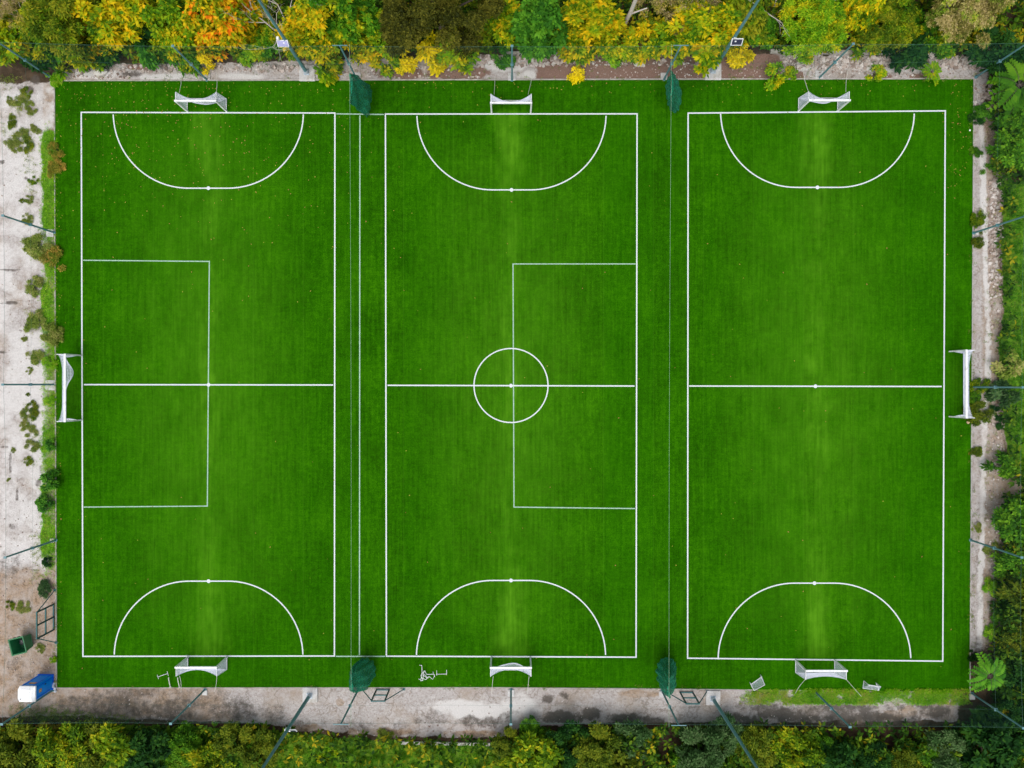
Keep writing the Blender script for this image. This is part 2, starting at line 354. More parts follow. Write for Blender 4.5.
c = n.mix(n.ramp(n.math('ADD', a1.outputs[1], n.math('MULTIPLY', n.math('SUBTRACT', n.noise(2.6, 9, .72, oc), .5), 1.3)), [(.22, (0, 0, 0)), (.8, (.95, .95, .95))]), c, n.mix(f2, (.54, .51, .49), (.74, .72, .70)))
c = n.mix(edge(a2.outputs[1]), c, brn)
fs_ = n.noise(2.2, 9, .72, oc)
stain = n.math('ADD', a1.outputs[2], n.math('ADD', n.math('MULTIPLY', n.math('SUBTRACT', fs_, .5), 1.5), n.math('MULTIPLY', n.math('SUBTRACT', f2, .5), .5)))
stain = n.math('MULTIPLY', n.ramp(stain, [(.34, (0, 0, 0)), (.75, (1, 1, 1))]), n.ramp(a1.outputs[2], [(.02, (0, 0, 0)), (.3, (1, 1, 1))]))
c = n.mix(n.math('MULTIPLY', stain, .88), c, n.mix(f2, (.055, .044, .037), (.145, .115, .096)))
c = n.mix(edge(a2.outputs[2]), c, grn)
n.link(c, gb_.inputs['Base Color']); gb_.inputs['Roughness'].default_value = .95; gb_.inputs['Specular IOR Level'].default_value = .15
n.bump(n.math('ADD', f2, f3), .5, .05, gb_)
M['ground'] = g

EDGE = ([57, 500, 640, 750, 969], [687.2, 686.8, 687.8, 689.2, 691.6])
TURF = [(55.5, 81.5), (973, 79.5), (969, 692), (57.5, 688.3)]    # corner pixels
step = 1.6                                                     # pixels
us = np.arange(-24, 1049, step); vs = np.arange(-60, 829, step)
U, V_ = np.meshgrid(us, vs)
mk = masks(U, V_)
hz = (fbm(U / 12, V_ / 12, 77, 4) - .5) * .10
veg = 1 - np.clip(mk['yard'] + mk['low'] + mk['strip'] + mk['rpath'], 0, 1)
Z = -.02 + hz * (.15 + .85 * veg)
Z = np.minimum(Z, .012)
grid_xy = np.stack([(U - 512) / PX, (384 - V_) / PX, Z], -1)
A = np.zeros(U.shape + (4,)); B = np.zeros(U.shape + (4,))
A[..., 0] = np.clip(mk['yard'] + mk['strip'] + mk['rpath'] * .95 + mk['top'] * .8, 0, 1)
A[..., 1] = mk['pale']; A[..., 2] = mk['dark'] * (1 - mk['green'])
B[..., 0] = np.clip(mk['low'] + mk['strip'] * (1 - sst(200, 290, U + 60 * (fbm(U / 30, V_ / 20, 55, 4) - .5))) * .62 + mk['strip'] * sst(880, 930, U) * .5 + sst(38, 46, U) * (1 - sst(57, 60, U)) * sst(75, 90, V_) * (1 - sst(686, 700, V_)) * .75 + sst(975, 985, U) * (1 - sst(1006, 1012, U)) * sst(80, 110, V_) * (1 - sst(640, 670, V_)) * .55 + np.where((U > 1000) & (V_ > 470) & (V_ < 505), .8, 0), 0, 1); B[..., 1] = mk['brown']
bt = np.zeros_like(U)
for cu_, cv_, ru_, rv_ in ((890, 716, 26, 6), (905, 712, 16, 7), (850, 722, 20, 4), (380, 732, 40, 6), (470, 733, 40, 5), (300, 728, 30, 6), (196, 692, 14, 6), (150, 692, 10, 4), (640, 694, 24, 5), (60, 702, 20, 8), (340, 702, 6, 6)):
    bt = np.maximum(bt, blob(U, V_, cu_, cv_, ru_, rv_, int(cu_)))
TANX = np.clip(bt, 0, 1)
B[..., 2] = np.clip(mk['green'] + mk['ingrown'] * .42, 0, 1)
B[..., 0] = np.maximum(B[..., 0], TANX * .75)
# dark earth on the far right of the bottom strip
nr, nc = U.shape
cu = (U[:-1, :-1] + U[1:, 1:]) / 2; cv = (V_[:-1, :-1] + V_[1:, 1:]) / 2
inside = (cu > 61) & (cu < 965) & (cv > 86) & (cv < 681)
def cellavg(a): return (a[:-1, :-1] + a[1:, 1:] + a[1:, :-1] + a[:-1, 1:]) / 4
lab = np.zeros(cu.shape, int)
lab[cellavg(mk['yard'] + mk['low']) > .5] = 1
lab[cellavg(mk['strip']) > .5] = 2
lab[cellavg(mk['rpath']) > .5] = 3
lab[cellavg(mk['top']) > .5] = 4
lab[inside] = -1
for k, nm in ((0, 'ground'), (1, 'concrete_yard'), (2, 'concrete_path'), (3, 'side_path'), (4, 'rubble_strip')):
    jj, ii = np.nonzero(lab == k)
    q = np.stack([(jj + 1) * nc + ii, (jj + 1) * nc + ii + 1, jj * nc + ii + 1, jj * nc + ii], -1)
    used, inv = np.unique(q.ravel(), return_inverse=True)
    me = np_mesh(nm, grid_xy.reshape(-1, 3)[used], inv.reshape(q.shape), M['ground'], smooth=True)
    for an, arr in (('cover_a', A), ('cover_b', B)):
        at_ = me.attributes.new(an, 'FLOAT_COLOR', 'POINT'); at_.data.foreach_set('color', arr.reshape(-1, 4)[used].astype(np.float32).ravel())
    tag(link_mesh(nm, me), None, None, None, 'structure')
fm = MB()
fm.add([(-900, -900, -.12), (900, -900, -.12), (900, 900, -.12), (-900, 900, -.12)], [(0, 1, 2, 3)])
tag(fm.build('terrain', simple('far_terrain', (.05, .07, .02), 1, 0, .5, .2)), None, None, None, 'structure')

# ------------------------------------------------------------------ artificial turf
t, tnt, tb = node_mat('turf'); n = N(tnt)
oc = n.coord(); sx = n.new('ShaderNodeSeparateXYZ'); n.link(oc, sx.inputs[0])
big = n.noise(.22, 5, .6, oc); med = n.noise(2.4, 4, .6, oc); fine = n.noise(16, 2, .7, oc)
mp = n.new('ShaderNodeMapping'); mp.inputs['Scale'].default_value = (5, .25, 1); n.link(oc, mp.inputs['Vector'])
rows = n.noise(1, 2, .6, mp.outputs[0])
mp2 = n.new('ShaderNodeMapping'); mp2.inputs['Scale'].default_value = (.4, 6, 1); n.link(oc, mp2.inputs['Vector'])
rows2 = n.noise(1, 2, .6, mp2.outputs[0])
v = n.math('ADD', n.math('MULTIPLY', big, .22), n.math('MULTIPLY', med, .18))
v = n.math('ADD', v, n.math('MULTIPLY', fine, .34)); v = n.math('ADD', v, n.math('MULTIPLY', rows, .14)); v = n.math('ADD', v, n.math('MULTIPLY', rows2, .06)); v = n.math('ADD', v, n.math('MULTIPLY', n.noise(7, 4, .65, oc), .05))
c = n.ramp(v, [(.40, (.004, .038, .0001)), (.5, (.0125, .093, .0002)), (.60, (.036, .17, .0008))])
roll = n.new('ShaderNodeTexWhiteNoise', noise_dimensions='1D'); n.link(n.math('FLOOR', n.math('DIVIDE', n.math('ADD', sx.outputs[0], 400.7), 4.0)), roll.inputs['W'])
c = n.mix(n.math('MULTIPLY', roll.outputs['Value'], .22), c, (.016, .135, .0004))
seam = n.math('LESS_THAN', n.math('FRACT', n.math('DIVIDE', n.math('ADD', sx.outputs[0], 400.7), 4.0)), .011)
c = n.mix(n.math('MULTIPLY', seam, .22), c, (.06, .20, .01))
wear_and_vignette = n.attr('wear_and_vignette').outputs['Fac']
c = n.mix(n.math('MULTIPLY', wear_and_vignette, n.math('ADD', .35, n.math('MULTIPLY', rows, .7))), c, (.08, .25, .008))
n.link(c, tb.inputs['Base Color']); tb.inputs['Roughness'].default_value = .75; tb.inputs['Specular IOR Level'].default_value = .03
tb.inputs['Specular IOR Level'].default_value = 0
n.bump(n.math('ADD', fine, n.math('MULTIPLY', rows, .3)), .35, .03, tb)
na, nb = 460, 308
s_, r_ = np.meshgrid(np.linspace(0, 1, na), np.linspace(0, 1, nb))
c0, c1, c2, c3 = [np.array(p) for p in TURF]
UV = (c0[None, None] * (1 - s_)[..., None] + c1 * s_[..., None]) * (1 - r_)[..., None] + (c3 * (1 - s_)[..., None] + c2 * s_[..., None]) * r_[..., None]
TU, TV = UV[..., 0], UV[..., 1]
TV = TV + (np.interp(TU, *EDGE) - (c3[1] + (c2[1] - c3[1]) * s_)) * r_
wear_and_vignette = np.zeros_like(TU)
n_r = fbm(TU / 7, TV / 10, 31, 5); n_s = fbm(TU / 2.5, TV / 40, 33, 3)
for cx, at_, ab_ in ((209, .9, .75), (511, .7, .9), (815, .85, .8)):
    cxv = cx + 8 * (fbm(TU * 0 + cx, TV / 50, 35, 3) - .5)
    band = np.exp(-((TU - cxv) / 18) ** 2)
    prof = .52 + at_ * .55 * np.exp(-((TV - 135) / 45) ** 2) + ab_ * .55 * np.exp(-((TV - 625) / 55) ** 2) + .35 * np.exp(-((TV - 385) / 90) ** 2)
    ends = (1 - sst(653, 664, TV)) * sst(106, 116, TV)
    wear_and_vignette = np.maximum(wear_and_vignette, band * prof * ends * (.6 + .75 * sst(.3, .75, n_r * .5 + n_s * .5)))
    wear_and_vignette = np.maximum(wear_and_vignette, np.exp(-((TU - cx) / 95) ** 2) * (.28 + .22 * np.exp(-((TV - 385) / 170) ** 2)) * sst(80, 170, TV) * (1 - sst(600, 690, TV)))  # broad mid-pitch lift: play wear plus a vignette painted into the turf colour
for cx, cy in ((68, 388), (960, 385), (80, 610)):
    wear_and_vignette = np.maximum(wear_and_vignette, .35 * np.exp(-((TU - cx) / 22) ** 2 - ((TV - cy) / 36) ** 2))
wear_and_vignette = np.maximum(wear_and_vignette, .13)
wear_and_vignette *= .55 + .9 * fbm(TU / 9, TV / 14, 5, 4)
P = np.stack([(TU - 512) / PX, (384 - TV) / PX, np.full_like(TU, .03)], -1).reshape(-1, 3)
jj, ii = np.mgrid[0:nb - 1, 0:na - 1]
q = np.stack([(jj + 1) * na + ii, (jj + 1) * na + ii + 1, jj * na + ii + 1, jj * na + ii], -1).reshape(-1, 4)
me = np_mesh('artificial_turf', P, q, t)
aw = me.attributes.new('wear_and_vignette', 'FLOAT', 'POINT'); aw.data.foreach_set('value', wear_and_vignette.astype(np.float32).ravel())
tag(link_mesh('artificial_turf', me), None, None, None, 'structure')

# ------------------------------------------------------------------ pitch markings (painted sheets 5 mm over the turf)
def strip_line(mb, pts, w, z, close=False):
    pts = [Vector((p[0], p[1])) for p in pts]; k = len(pts)
    vs = []
    for i, p in enumerate(pts):
        a = pts[i - 1] if (i > 0 or close) else p; b = pts[(i + 1) % k] if (i < k - 1 or close) else p
        d1 = (p - a).normalized() if (p - a).length > 1e-6 else (b - p).normalized()
        d2 = (b - p).normalized() if (b - p).length > 1e-6 else d1
        n1 = Vector((-d1.y, d1.x)); n2 = Vector((-d2.y, d2.x)); m = (n1 + n2).normalized()
        m = m / max(.5, m.dot(n1))
        vs += [(p.x + m.x * w / 2, p.y + m.y * w / 2, z), (p.x - m.x * w / 2, p.y - m.y * w / 2, z)]
    e = k if close else k - 1
    mb.add(vs, [(2 * i, 2 * i + 1, 2 * ((i + 1) % k) + 1, 2 * ((i + 1) % k)) for i in range(e)])
def disc(mb, c, r, z, n=14):
    mb.add([(c[0] + r * math.cos(2 * math.pi * i / n), c[1] + r * math.sin(2 * math.pi * i / n), z) for i in range(n)], [tuple(range(n))])
def pp(*ps): return [at(*p) for p in ps]
LW = .105
def arc(cx, cy, r, a0, a1, n=26): return [(cx + r * math.cos(R(a0 + (a1 - a0) * i / n)), cy - r * math.sin(R(a0 + (a1 - a0) * i / n))) for i in range(n + 1)]
def pitch(tl, tr, br, bl, hl, hr, dtop, dbot, circle=None):
    mb = MB()
    strip_line(mb, pp(tl, tr, br, bl), LW, .036, True)
    strip_line(mb, pp((hl[0] + 1.6, hl[1]), (hr[0] - 1.6, hr[1])), LW, .0372)
    (x0, x1, yt, yd) = dtop; r = yd - yt
    pts = [(x, yt + (y - 0) * 1) for x, y in arc(x0 + r, 0, r, 180, 270)] + [(x, yt + y) for x, y in arc(x1 - r, 0, r, 270, 360)]
    pts[0] = (pts[0][0], yt + 1.6); pts[-1] = (pts[-1][0], yt + 1.6)
    strip_line(mb, pp(*pts), LW * .92, .0384)
    (x0, x1, yb, yd) = dbot; r = yb - yd
    pts = [(x, yb + y) for x, y in arc(x0 + r, 0, r, 180, 90)] + [(x, yb + y) for x, y in arc(x1 - r, 0, r, 90, 0)]
    pts[0] = (pts[0][0], yb - 1.6); pts[-1] = (pts[-1][0], yb - 1.6)
    strip_line(mb, pp(*pts), LW * .92, .0384)
    cx = (dtop[0] + dtop[1]) / 2; cb = (dbot[0] + dbot[1]) / 2
    for c in ((cx, dtop[3]), (cb, dbot[3]), ((hl[0] + hr[0]) / 2, (hl[1] + hr[1]) / 2)): disc(mb, at(*c), .15, .0396)
    if circle: strip_line(mb, pp(*arc(*circle, 0, 354, 60)), LW * .9, .0408, True)
    tag(mb.build('pitch_marking', M['line_white']), None, None, None, 'structure')
pitch((81.5, 112.5), (335, 113.2), (334.5, 655.8), (83.2, 656.2), (82.5, 384.6), (335, 385), (113.5, 303.5, 113, 188.3), (114.5, 303, 656, 581))
pitch((385.5, 114.2), (637, 114), (636, 657), (386.5, 656), (386, 385.3), (636, 386), (417, 606, 114.4, 190), (416.5, 605.5, 656.4, 580.3), (511, 385.5, 37))
pitch((688, 113.3), (945, 111), (942.5, 661), (687.5, 658), (687.5, 386), (943, 386.5), (720.5, 914, 112.2, 187.5), (718, 910.5, 659.4, 583))
mb = MB()
for z, pts in ((.033, ((83.5, 260.3), (209.5, 261.5), (207.5, 506), (84, 507))), (.033, ((635.5, 264), (513, 264), (514, 507), (635, 508.5)))):
    strip_line(mb, pp(*pts), .085, z)
strip_line(mb, pp((360, 115.5), (359.5, 655)), .09, .0335)
strip_line(mb, pp((336.5, 114), (384, 114.6)), .09, .0345)
strip_line(mb, pp((336, 656.2), (385, 656.2)), .09, .0345)
tag(mb.build('cross_pitch_marking', M['line_thin']), None, None, None, 'structure')

# kerb round the turf
kb = MB()
def kerbline(mb, a, b, w, h, z0=-.05):
    a = at(*a); b = at(*b); d_ = b - a; L_ = d_.length; ang = math.atan2(d_.y, d_.x)
    mb.box(((a.x + b.x) / 2, (a.y + b.y) / 2, z0 + h / 2), (L_, w, h), Matrix.Rotation(ang, 3, 'Z'))
kerbline(kb, (56, 80.6), (973, 78.6), .085, .105)
tag(kb.build('turf_kerb', M['kerb']), None, None, None, 'structure')
for a, b, w in (((54.6, 81), (56.6, 689), .07), ((973.8, 79), (969.8, 693), .08), ((57, 687.8), (500, 687.4), .06), ((500, 687.4), (745, 689.6), .06)):
    kb = MB(); kerbline(kb, a, b, w, .095); tag(kb.build('turf_kerb', M['kerb']), None, None, None, 'structure')
kb = MB(); kerbline(kb, (770, 52), (935, 54), .28, .25); tag(kb.build('boundary_kerb', M['kerb']), None, None, None, 'structure')
kb = MB(); kerbline(kb, (505, 54), (572, 53.5), .25, .22); tag(kb.build('boundary_kerb', M['kerb']), None, None, None, 'structure')
kb = MB(); kerbline(kb, (398, 742.5), (490, 744), .22, .16); tag(kb.build('boundary_kerb', M['kerb_pale']), None, None, None, 'structure')

# ------------------------------------------------------------------ netting fences
FH = 5.6
def net_sheet(mb, a, b, z0, z1, cell, r):
    a = Vector(a); b = Vector(b); L_ = (b - a).length; k = int(L_ / cell)
    for i in range(k + 1):
        p = a.lerp(b, i / k); mb.tube((p.x, p.y, z0), (p.x, p.y, z1), r, n=3, caps=False)
    m = int((z1 - z0) / cell)
    for j in range(m + 1):
        z = z0 + (z1 - z0) * j / m; mb.tube((a.x, a.y, z), (b.x, b.y, z), r, n=3, caps=False)
def fence(label, posts, arms=(), ends=None, pads=()):
    base = at(*posts[0])
    root = thing('netting_fence', label, 'fence', base)
    P_ = [at(*p) - base for p in posts]
    for i, p in enumerate(P_):
        m = MB(); m.tube(p, p + Vector((0, 0, FH)), .075, .06, 10)
        m.tube(p + Vector((0, 0, -.03)), p + Vector((0, 0, .05)), .14, n=10)
        o = m.build('post', M['steel'], root)
        cp = MB(); 
        if i in arms: cp.box(p + Vector((0, 0, FH + .03)), (1.1, .05, .05))
        else: cp.box(p + Vector((0, 0, FH + .03)), (.2, .16, .05))
        cp.build('post_cap', M['steel'], o)
        br = MB(); br.box(p + Vector((0, 0, 2.75)), (.22, .22, .09)); br.build('bracket', M['steel'], o)
        if i in pads:
            s = pads[i] if isinstance(pads, dict) else .55
            f = MB(); out = at(*posts[i]); 
            dx, dy = (0, (.25 if out.y > 0 else -.25)) if abs(out.y) > 20 else ((.3 if out.x > 0 else -.3), -.05)
            f.box(p + Vector((dx, dy, .0)), (s, s, .14)); bevel(f.build('footing', M['concrete_pad'], root), .03)
    seq = P_ if ends is None else [at(*ends[0]) - base] + P_ + [at(*ends[1]) - base]
    m = MB()
    for a, b in zip(seq[:-1], seq[1:]): net_sheet(m, a, b, .1, FH - .06, .11, .0013)
    m.build('netting', M['fence_net'], root)
    for z, r in ((FH - .03, .006), (2.75, .004)):
        m = MB()
        for a, b in zip(seq[:-1], seq[1:]):
            pts = [a.lerp(b, i / 6) + Vector((0, 0, z - .12 * math.sin(math.pi * i / 6))) for i in range(7)]
            m.path(pts, r, n=5)
        m.build('cable', M['cable'], root)
    return root
topP = [(49, 76), (207, 80), (357, 79.5), (512, 80), (664, 79.5), (819, 78), (976, 77)]
botP = [(53, 690), (205, 689.5), (358, 690), (511, 690), (662, 691), (816, 692.5), (972, 693.5)]
fence('tall green netting fence on teal posts in front of the autumn trees at the top', topP, arms=(2, 4), pads={1: .55, 2: .6, 3: .6, 4: .55, 5: .65})
fence('tall green netting fence on teal posts between turf and wide concrete path at bottom', botP, arms=(2, 4), pads={1: .4, 3: .55, 4: .5, 5: .35, 6: .45})
fence('tall netting fence with three teal posts beside the pale concrete yard on the left', [(54, 232.5), (54, 384.5), (56, 540)], ends=((49, 76), (53, 690)), pads={0: .6, 1: .8, 2: .35})
fence('tall netting fence with three teal posts beside the narrow path on the right', [(973.5, 233), (971.5, 387), (970.5, 540)], ends=((976, 77), (972, 693.5)), pads={0: .3})

# ------------------------------------------------------------------ floodlight masts
def mast(px, py, label, panel=None, padsize=1.2, paneldx=-.1):
    root = thing('light_mast', label, 'light mast', at(px, py), 0, 'tall masts along the two long sides')
    m = MB()
    m.tube((0, 0, 0), (0, 0, 13), .15, .075, 14)
    p = m.build('pole', M['steel'], root)
    m = MB(); m.box((0, 0, .14), (.46, .46, .05)); m.tube((0, 0, .1), (0, 0, .5), .2, .17, 14)
    for a in (-.17, .17):
        for b in (-.17, .17): m.tube((a, b, .1), (a, b, .25), .025, n=6)
    m.build('base_plate', M['steel_pale'], root)
    m = MB(); m.box((0.03, -.05 if py < 384 else .05, .03), (padsize, padsize, .2)); bevel(m.build('footing', M['concrete_pad'], root), .03)
    for s in (-1, 1):          # lamp heads above the picture
        m = MB(); m.box((s * .45, 0, 12.9), (.5, .34, .14)); m.tube((0, 0, 12.8), (s * .3, 0, 12.9), .03)
        m.build('floodlight', M['steel_pale'], root)
    if panel:
        rot = Matrix.Rotation(R(52), 3, 'X')
        c = Vector((paneldx, -.22, 5.3))
        m = MB(); m.box(c, (.82, .5, .05), rot)
        m.box(c + Vector((-paneldx * .5, .12, .05)), (.12, .3, .1)); m.box(c + Vector((-.25, .2, .3)), (.16, .2, .26))
        fr = m.build('solar_panel', M['white_metal'], root)
        m = MB(); m.box(c + rot @ Vector((0, 0, .031)), (.72, .4, .012), rot)
        m.build('panel_face', M[panel], fr)
    return root
mast(307, 73, 'teal mast carrying a panel coloured pale lavender for its sky reflection, above the left pitch among yellow bushes', 'panel_sky_reflection', 1.25, -.2)
mast(712.5, 71.5, 'tall teal mast carrying a dark blue panel, on a white pad above the right pitch', 'panel_dark', 1.3, .25)
mast(310, 695, 'teal mast with white bracket and edge-on panel, on the concrete path below the left pitch', 'panel_dark', 1.2, .15)
mast(712.5, 698, 'tall teal mast without any panel, on the concrete path below the right pitch', None, 1.15)

# ------------------------------------------------------------------ goals
def cord_grid(mb, fn, nu, nv, r):
    pts = [[Vector(fn(i / nu, j / nv)) for j in range(nv + 1)] for i in range(nu + 1)]
    for i in range(nu + 1):
        for j in range(nv + 1):
            if i < nu: mb.tube(pts[i][j], pts[i + 1][j], r, n=3, caps=False)
            if j < nv: mb.tube(pts[i][j], pts[i][j + 1], r, n=3, caps=False)
def lerp3(a, b, t): return Vector(a).lerp(Vector(b), t)
GW, GH = 3.12, 2.0
def goal_parts(root, seed, sag=.45):
    low = (0, .45, .15, .35, .12, .5, .0)[seed]
    rnd = random.Random(seed); hw = GW / 2; dt, db = .72, 1.0
    m = MB(); q = .115
    for s in (-1, 1): m.box((s * hw, 0, GH / 2), (q, q, GH))
    m.box((0, 0, GH + q / 2 - .002), (GW + q, q + .02, q + .01))
    m.build('goal_frame', M['white_metal'], root)
    for s in (-1, 1):
        m = MB()
        m.tube((s * hw, .04, GH), (s * hw, dt, GH - .02), .028, n=6)
        m.tube((s * hw, dt, GH - .02), (s * hw, db, .05), .02, n=6)
        m.tube((s * hw, .04, .05), (s * hw, db, .05), .03, n=6)
        m.build('side_stay', M['white_metal'], root)
    m = MB(); m.tube((-hw, db, .05), (hw, db, .05), .025, n=6); m.build('ground_bar', M['white_metal'], root)
    r = .0095
    def edge(u):           # sagging rear top edge
        k = 4 * u * (1 - u)
        return Vector((-hw + GW * u, dt - sag * k, GH - .03 - .10 * k))
    m = MB()
    cord_grid(m, lambda u, v: lerp3((-hw + GW * u, .03, GH), edge(u), v), 30, 7, r)
    def back(u, v):
        k = 4 * u * (1 - u)
        b = Vector((-hw + GW * u, db - low * k, .05 + .05 * k)); p = edge(u).lerp(b, v)
        p.y -= .6 * low * k * math.sin(math.pi * v) * (.8 + .2 * math.sin(u * 9 + seed)); return p
    cord_grid(m, back, 30, 18, r)
    for s in (-1, 1):
        cord_grid(m, lambda u, v: lerp3((s * hw, .03, GH * (1 - v) + .05 * v), lerp3((s * hw, dt, GH - .02), (s * hw, db, .05), v), u), 8, 18, r)
    m.build('goal_net', M['white_net'], root)
def ropes(root, ends):
    hw = GW / 2
    for s, e in ends:
        m = MB(); a = Vector((s * (hw - .25 * (abs(e[3]))), .70, GH - .05)); b = Vector(e[:3])
        pts = [a.lerp(b, i / 6) - Vector((0, 0, .12 * math.sin(math.pi * i / 6))) for i in range(7)]
        m.path(pts, .016, n=5); m.build('guy_rope', M['rope'], root)
def small_goal(px0, px1, py, flip, label, seed, ropes_px, sag=.45):
    c = at((px0 + px1) / 2, py); rz = math.pi if flip else 0
    root = thing('football_goal', label, 'football goal', (c.x, c.y, .03), rz, 'small white goals at the pitch ends')
    goal_parts(root, seed, sag)
    inv = Matrix.Translation(root.location) @ Matrix.Rotation(rz, 4, 'Z'); inv.invert()
    out = []
    for s, (ex, ey, ez), k in ropes_px:
        e = inv @ at(ex, ey, ez); out.append((s, (e.x, e.y, e.z, k)))
    ropes(root, out)
    return root
small_goal(187.7, 226.8, 111.5, False, 'small white netted goal at the top of the left pitch', 1, [(-1, (181.5, 73, 1.3), 1), (1, (216.5, 72, 1.3), 0)], .5)
small_goal(491.3, 531, 113.3, False, 'small white netted goal at the top of the middle pitch', 2, [(-1, (495, 77, .6), 1), (1, (532, 77, .6), 1)], .55)
small_goal(797.8, 837.5, 111, False, 'small white netted goal at the top of the right pitch', 3, [(-1, (803, 70, 1.3), 0), (1, (848, 70, 1.3), 1)], .55)
small_goal(188, 227.5, 656.8, True, 'small white netted goal at the bottom of the left pitch', 4, [(1, (181, 692.5, .4), 1), (-1, (214.5, 692, .4), 0)], .45)
small_goal(491.2, 530.5, 657, True, 'small white netted goal at the bottom of the middle pitch', 5, [(1, (491.5, 694, .4), .8), (-1, (527.5, 694, .4), .6)], .5)
small_goal(795, 834.5, 660, True, 'small white netted goal at the bottom of the right pitch, ropes splayed outwards', 6, [(1, (795, 694, .03), 0), (-1, (862, 697, .03), 0)], .2)

def big_goal(px, py, y0, y1, facing, label, seed, bulge, db=1.25):
    """youth goal whose posts stand on the touch line; local +x points out of the pitch"""
    wd = (y1 - y0) / PX; c = at(px, (y0 + y1) / 2)
    root = thing('football_goal', label, 'football goal', (c.x, c.y, .03), 0 if facing > 0 else math.pi, 'large white goals on the outer touch lines')
    hw = wd / 2; H = 2.05; q = .1
    m = MB()
    for s in (-1, 1): m.box((0, s * hw, H / 2), (q, q, H))
    m.box((0, 0, H + .05), (q + .06, wd + q, q))
    m.build('goal_frame', M['white_metal'], root)
    for s in (-1, 1):
        m = MB()
        m.tube((0, s * hw, H), (.68, s * hw * 1.005, H), .03, n=6)
        m.tube((.68, s * hw, H), (db, s * hw, .05), .02, n=6)
        m.tube((0, s * hw, .06), (db, s * hw, .05), .025, n=6)
        m.build('side_stay', M['white_metal'], root)
    m = MB(); m.tube((db, -hw, .05), (db, hw, .05), .028, n=6); m.build('ground_bar', M['white_metal'], root)
    m = MB(); r = .0105
    def edge(u):
        k = min(1, 6 * u * (1 - u)) ** .5
        return Vector((.66 - .36 * k, -hw + wd * u, H - .05 - .04 * k))
    cord_grid(m, lambda u, v: lerp3((.03, -hw + wd * u, H), edge(u), v), 46, 6, r)
    def back(u, v):
        b = Vector((db - .03, -hw + wd * u, .06)); p = edge(u).lerp(b, v); p.x -= bulge(u) * math.sin(math.pi * v ** .8); return p
    cord_grid(m, back, 46, 18, r)
    for s in (-1, 1):
        cord_grid(m, lambda u, v: lerp3((.02, s * hw, H * (1 - v) + .05), lerp3((.66, s * hw, H - .02), (db, s * hw, .05), v), u) + Vector((0, -s * .18 * math.sin(math.pi * u) * math.sin(math.pi * v), 0)), 6, 18, r)
    m.build('goal_net', M['white_net'], root)
big_goal(82, 0, 355.5, 420, -1, 'large white goal with a bulging net on the left turf edge', 1, lambda u: .12 + .62 * math.exp(-((u - .27) / .16) ** 2))
big_goal(949, 0, 351.5, 416.5, 1, 'large white goal at the right turf edge, its net spilling onto the side path', 2, lambda u: .10 + .06 * math.sin(u * 17), 1.12)

# ------------------------------------------------------------------ pulled-back divider nets and their cables
def cable_thing(label, a, b):
    a = Vector(a); b = Vector(b)
    root = None
    m = MB(); pts = [a.lerp(b, i / 16) - Vector((0, 0, .25 * math.sin(math.pi * i / 16))) for i in range(17)]
    m.path(pts, .010, n=5)
    o = m.build('net_cable', M['cable_pale']); tag(o, label, 'cable', 'overhead cables of the divider nets')
cable_thing('thin pale overhead cable stretched between the left and middle pitches', at(349.5, 44, 5.3), at(351, 727, 5.3))
cable_thing('thin pale overhead cable stretched between the middle and right pitches', at(671.5, 44, 5.3), at(669, 727, 5.3))
def curtain(label, secs, folds, seed):
    """a net gathered into a pleated bundle: secs = (px, py, z, half length along the cable, half width)"""
    base = at(*secs[-1][:2]); base.z = .03
    n_ = folds * 8; nv = 22; vs = []
    k = len(secs) - 1; rnd = random.Random(seed); ph = [rnd.uniform(.5, 1.2) for _ in range(folds)]
    for j in range(nv + 1):
        t_ = j / nv * k; i0 = min(int(t_), k - 1); f = t_ - i0; f = f * f * (3 - 2 * f) * .4 + f * .6
        A_, B_ = secs[i0], secs[i0 + 1]
        c_ = at(*A_[:3]).lerp(at(*B_[:3]), f); ly = A_[3] + (B_[3] - A_[3]) * f; lx = A_[4] + (B_[4] - A_[4]) * f
        for i in range(n_):
            a = 2 * math.pi * i / n_; fo = 1 + .11 * ph[i * folds // n_] * math.sin(folds * a + 1.2 * math.sin(j * .35 + seed)) 
            vs.append(c_ - base + Vector((lx * fo * math.cos(a) + .10 * math.sin(j * .5 + 2 * a + seed), ly * fo * math.sin(a), (.10 * math.sin(3 * a + seed) if 0 < j < nv else 0) + 0)))
    fs = [(j * n_ + i, j * n_ + (i + 1) % n_, (j + 1) * n_ + (i + 1) % n_, (j + 1) * n_ + i) for j in range(nv) for i in range(n_)] + [tuple(range(n_))]
    mb = MB(); mb.add(vs, fs); o = mb.build('divider_net', M['net_green']); o.location = base
    for p in o.data.polygons[:-1]: p.use_smooth = True
    return tag(o, label, 'net', 'green divider nets pulled back to the fences')
curtain('bunched dark green net hanging by the top fence between left and middle pitches', [(350.5, 88, 5.1, 1.05, .06), (355, 91, 3.8, 1.15, .28), (361, 95, 2, 1.15, .5), (366.5, 101, .1, 1.25, .45)], 11, 1)
curtain('bunched dark green net hanging by the top fence between middle and right pitches', [(671.5, 84, 5.1, .95, .06), (672.5, 91, 3.4, 1.2, .42), (674, 96, 1.6, 1.2, .5), (675.5, 100, .1, .9, .35)], 12, 2)
curtain('bunched dark green net hanging by the bottom fence between left and middle pitches', [(351.5, 683, 5.1, .6, .06), (355.5, 680, 3.6, 1.0, .4), (362, 675, 1.8, 1.2, .68), (367, 671, .1, 1.05, .6)], 11, 3)
curtain('bunched dark green net hanging by the bottom fence between middle and right pitches', [(669, 688, 5.1, .75, .06), (668.5, 681, 3.4, 1.1, .45), (667, 673, 1.6, 1.15, .75), (667, 669, .1, .9, .62)], 13, 4)
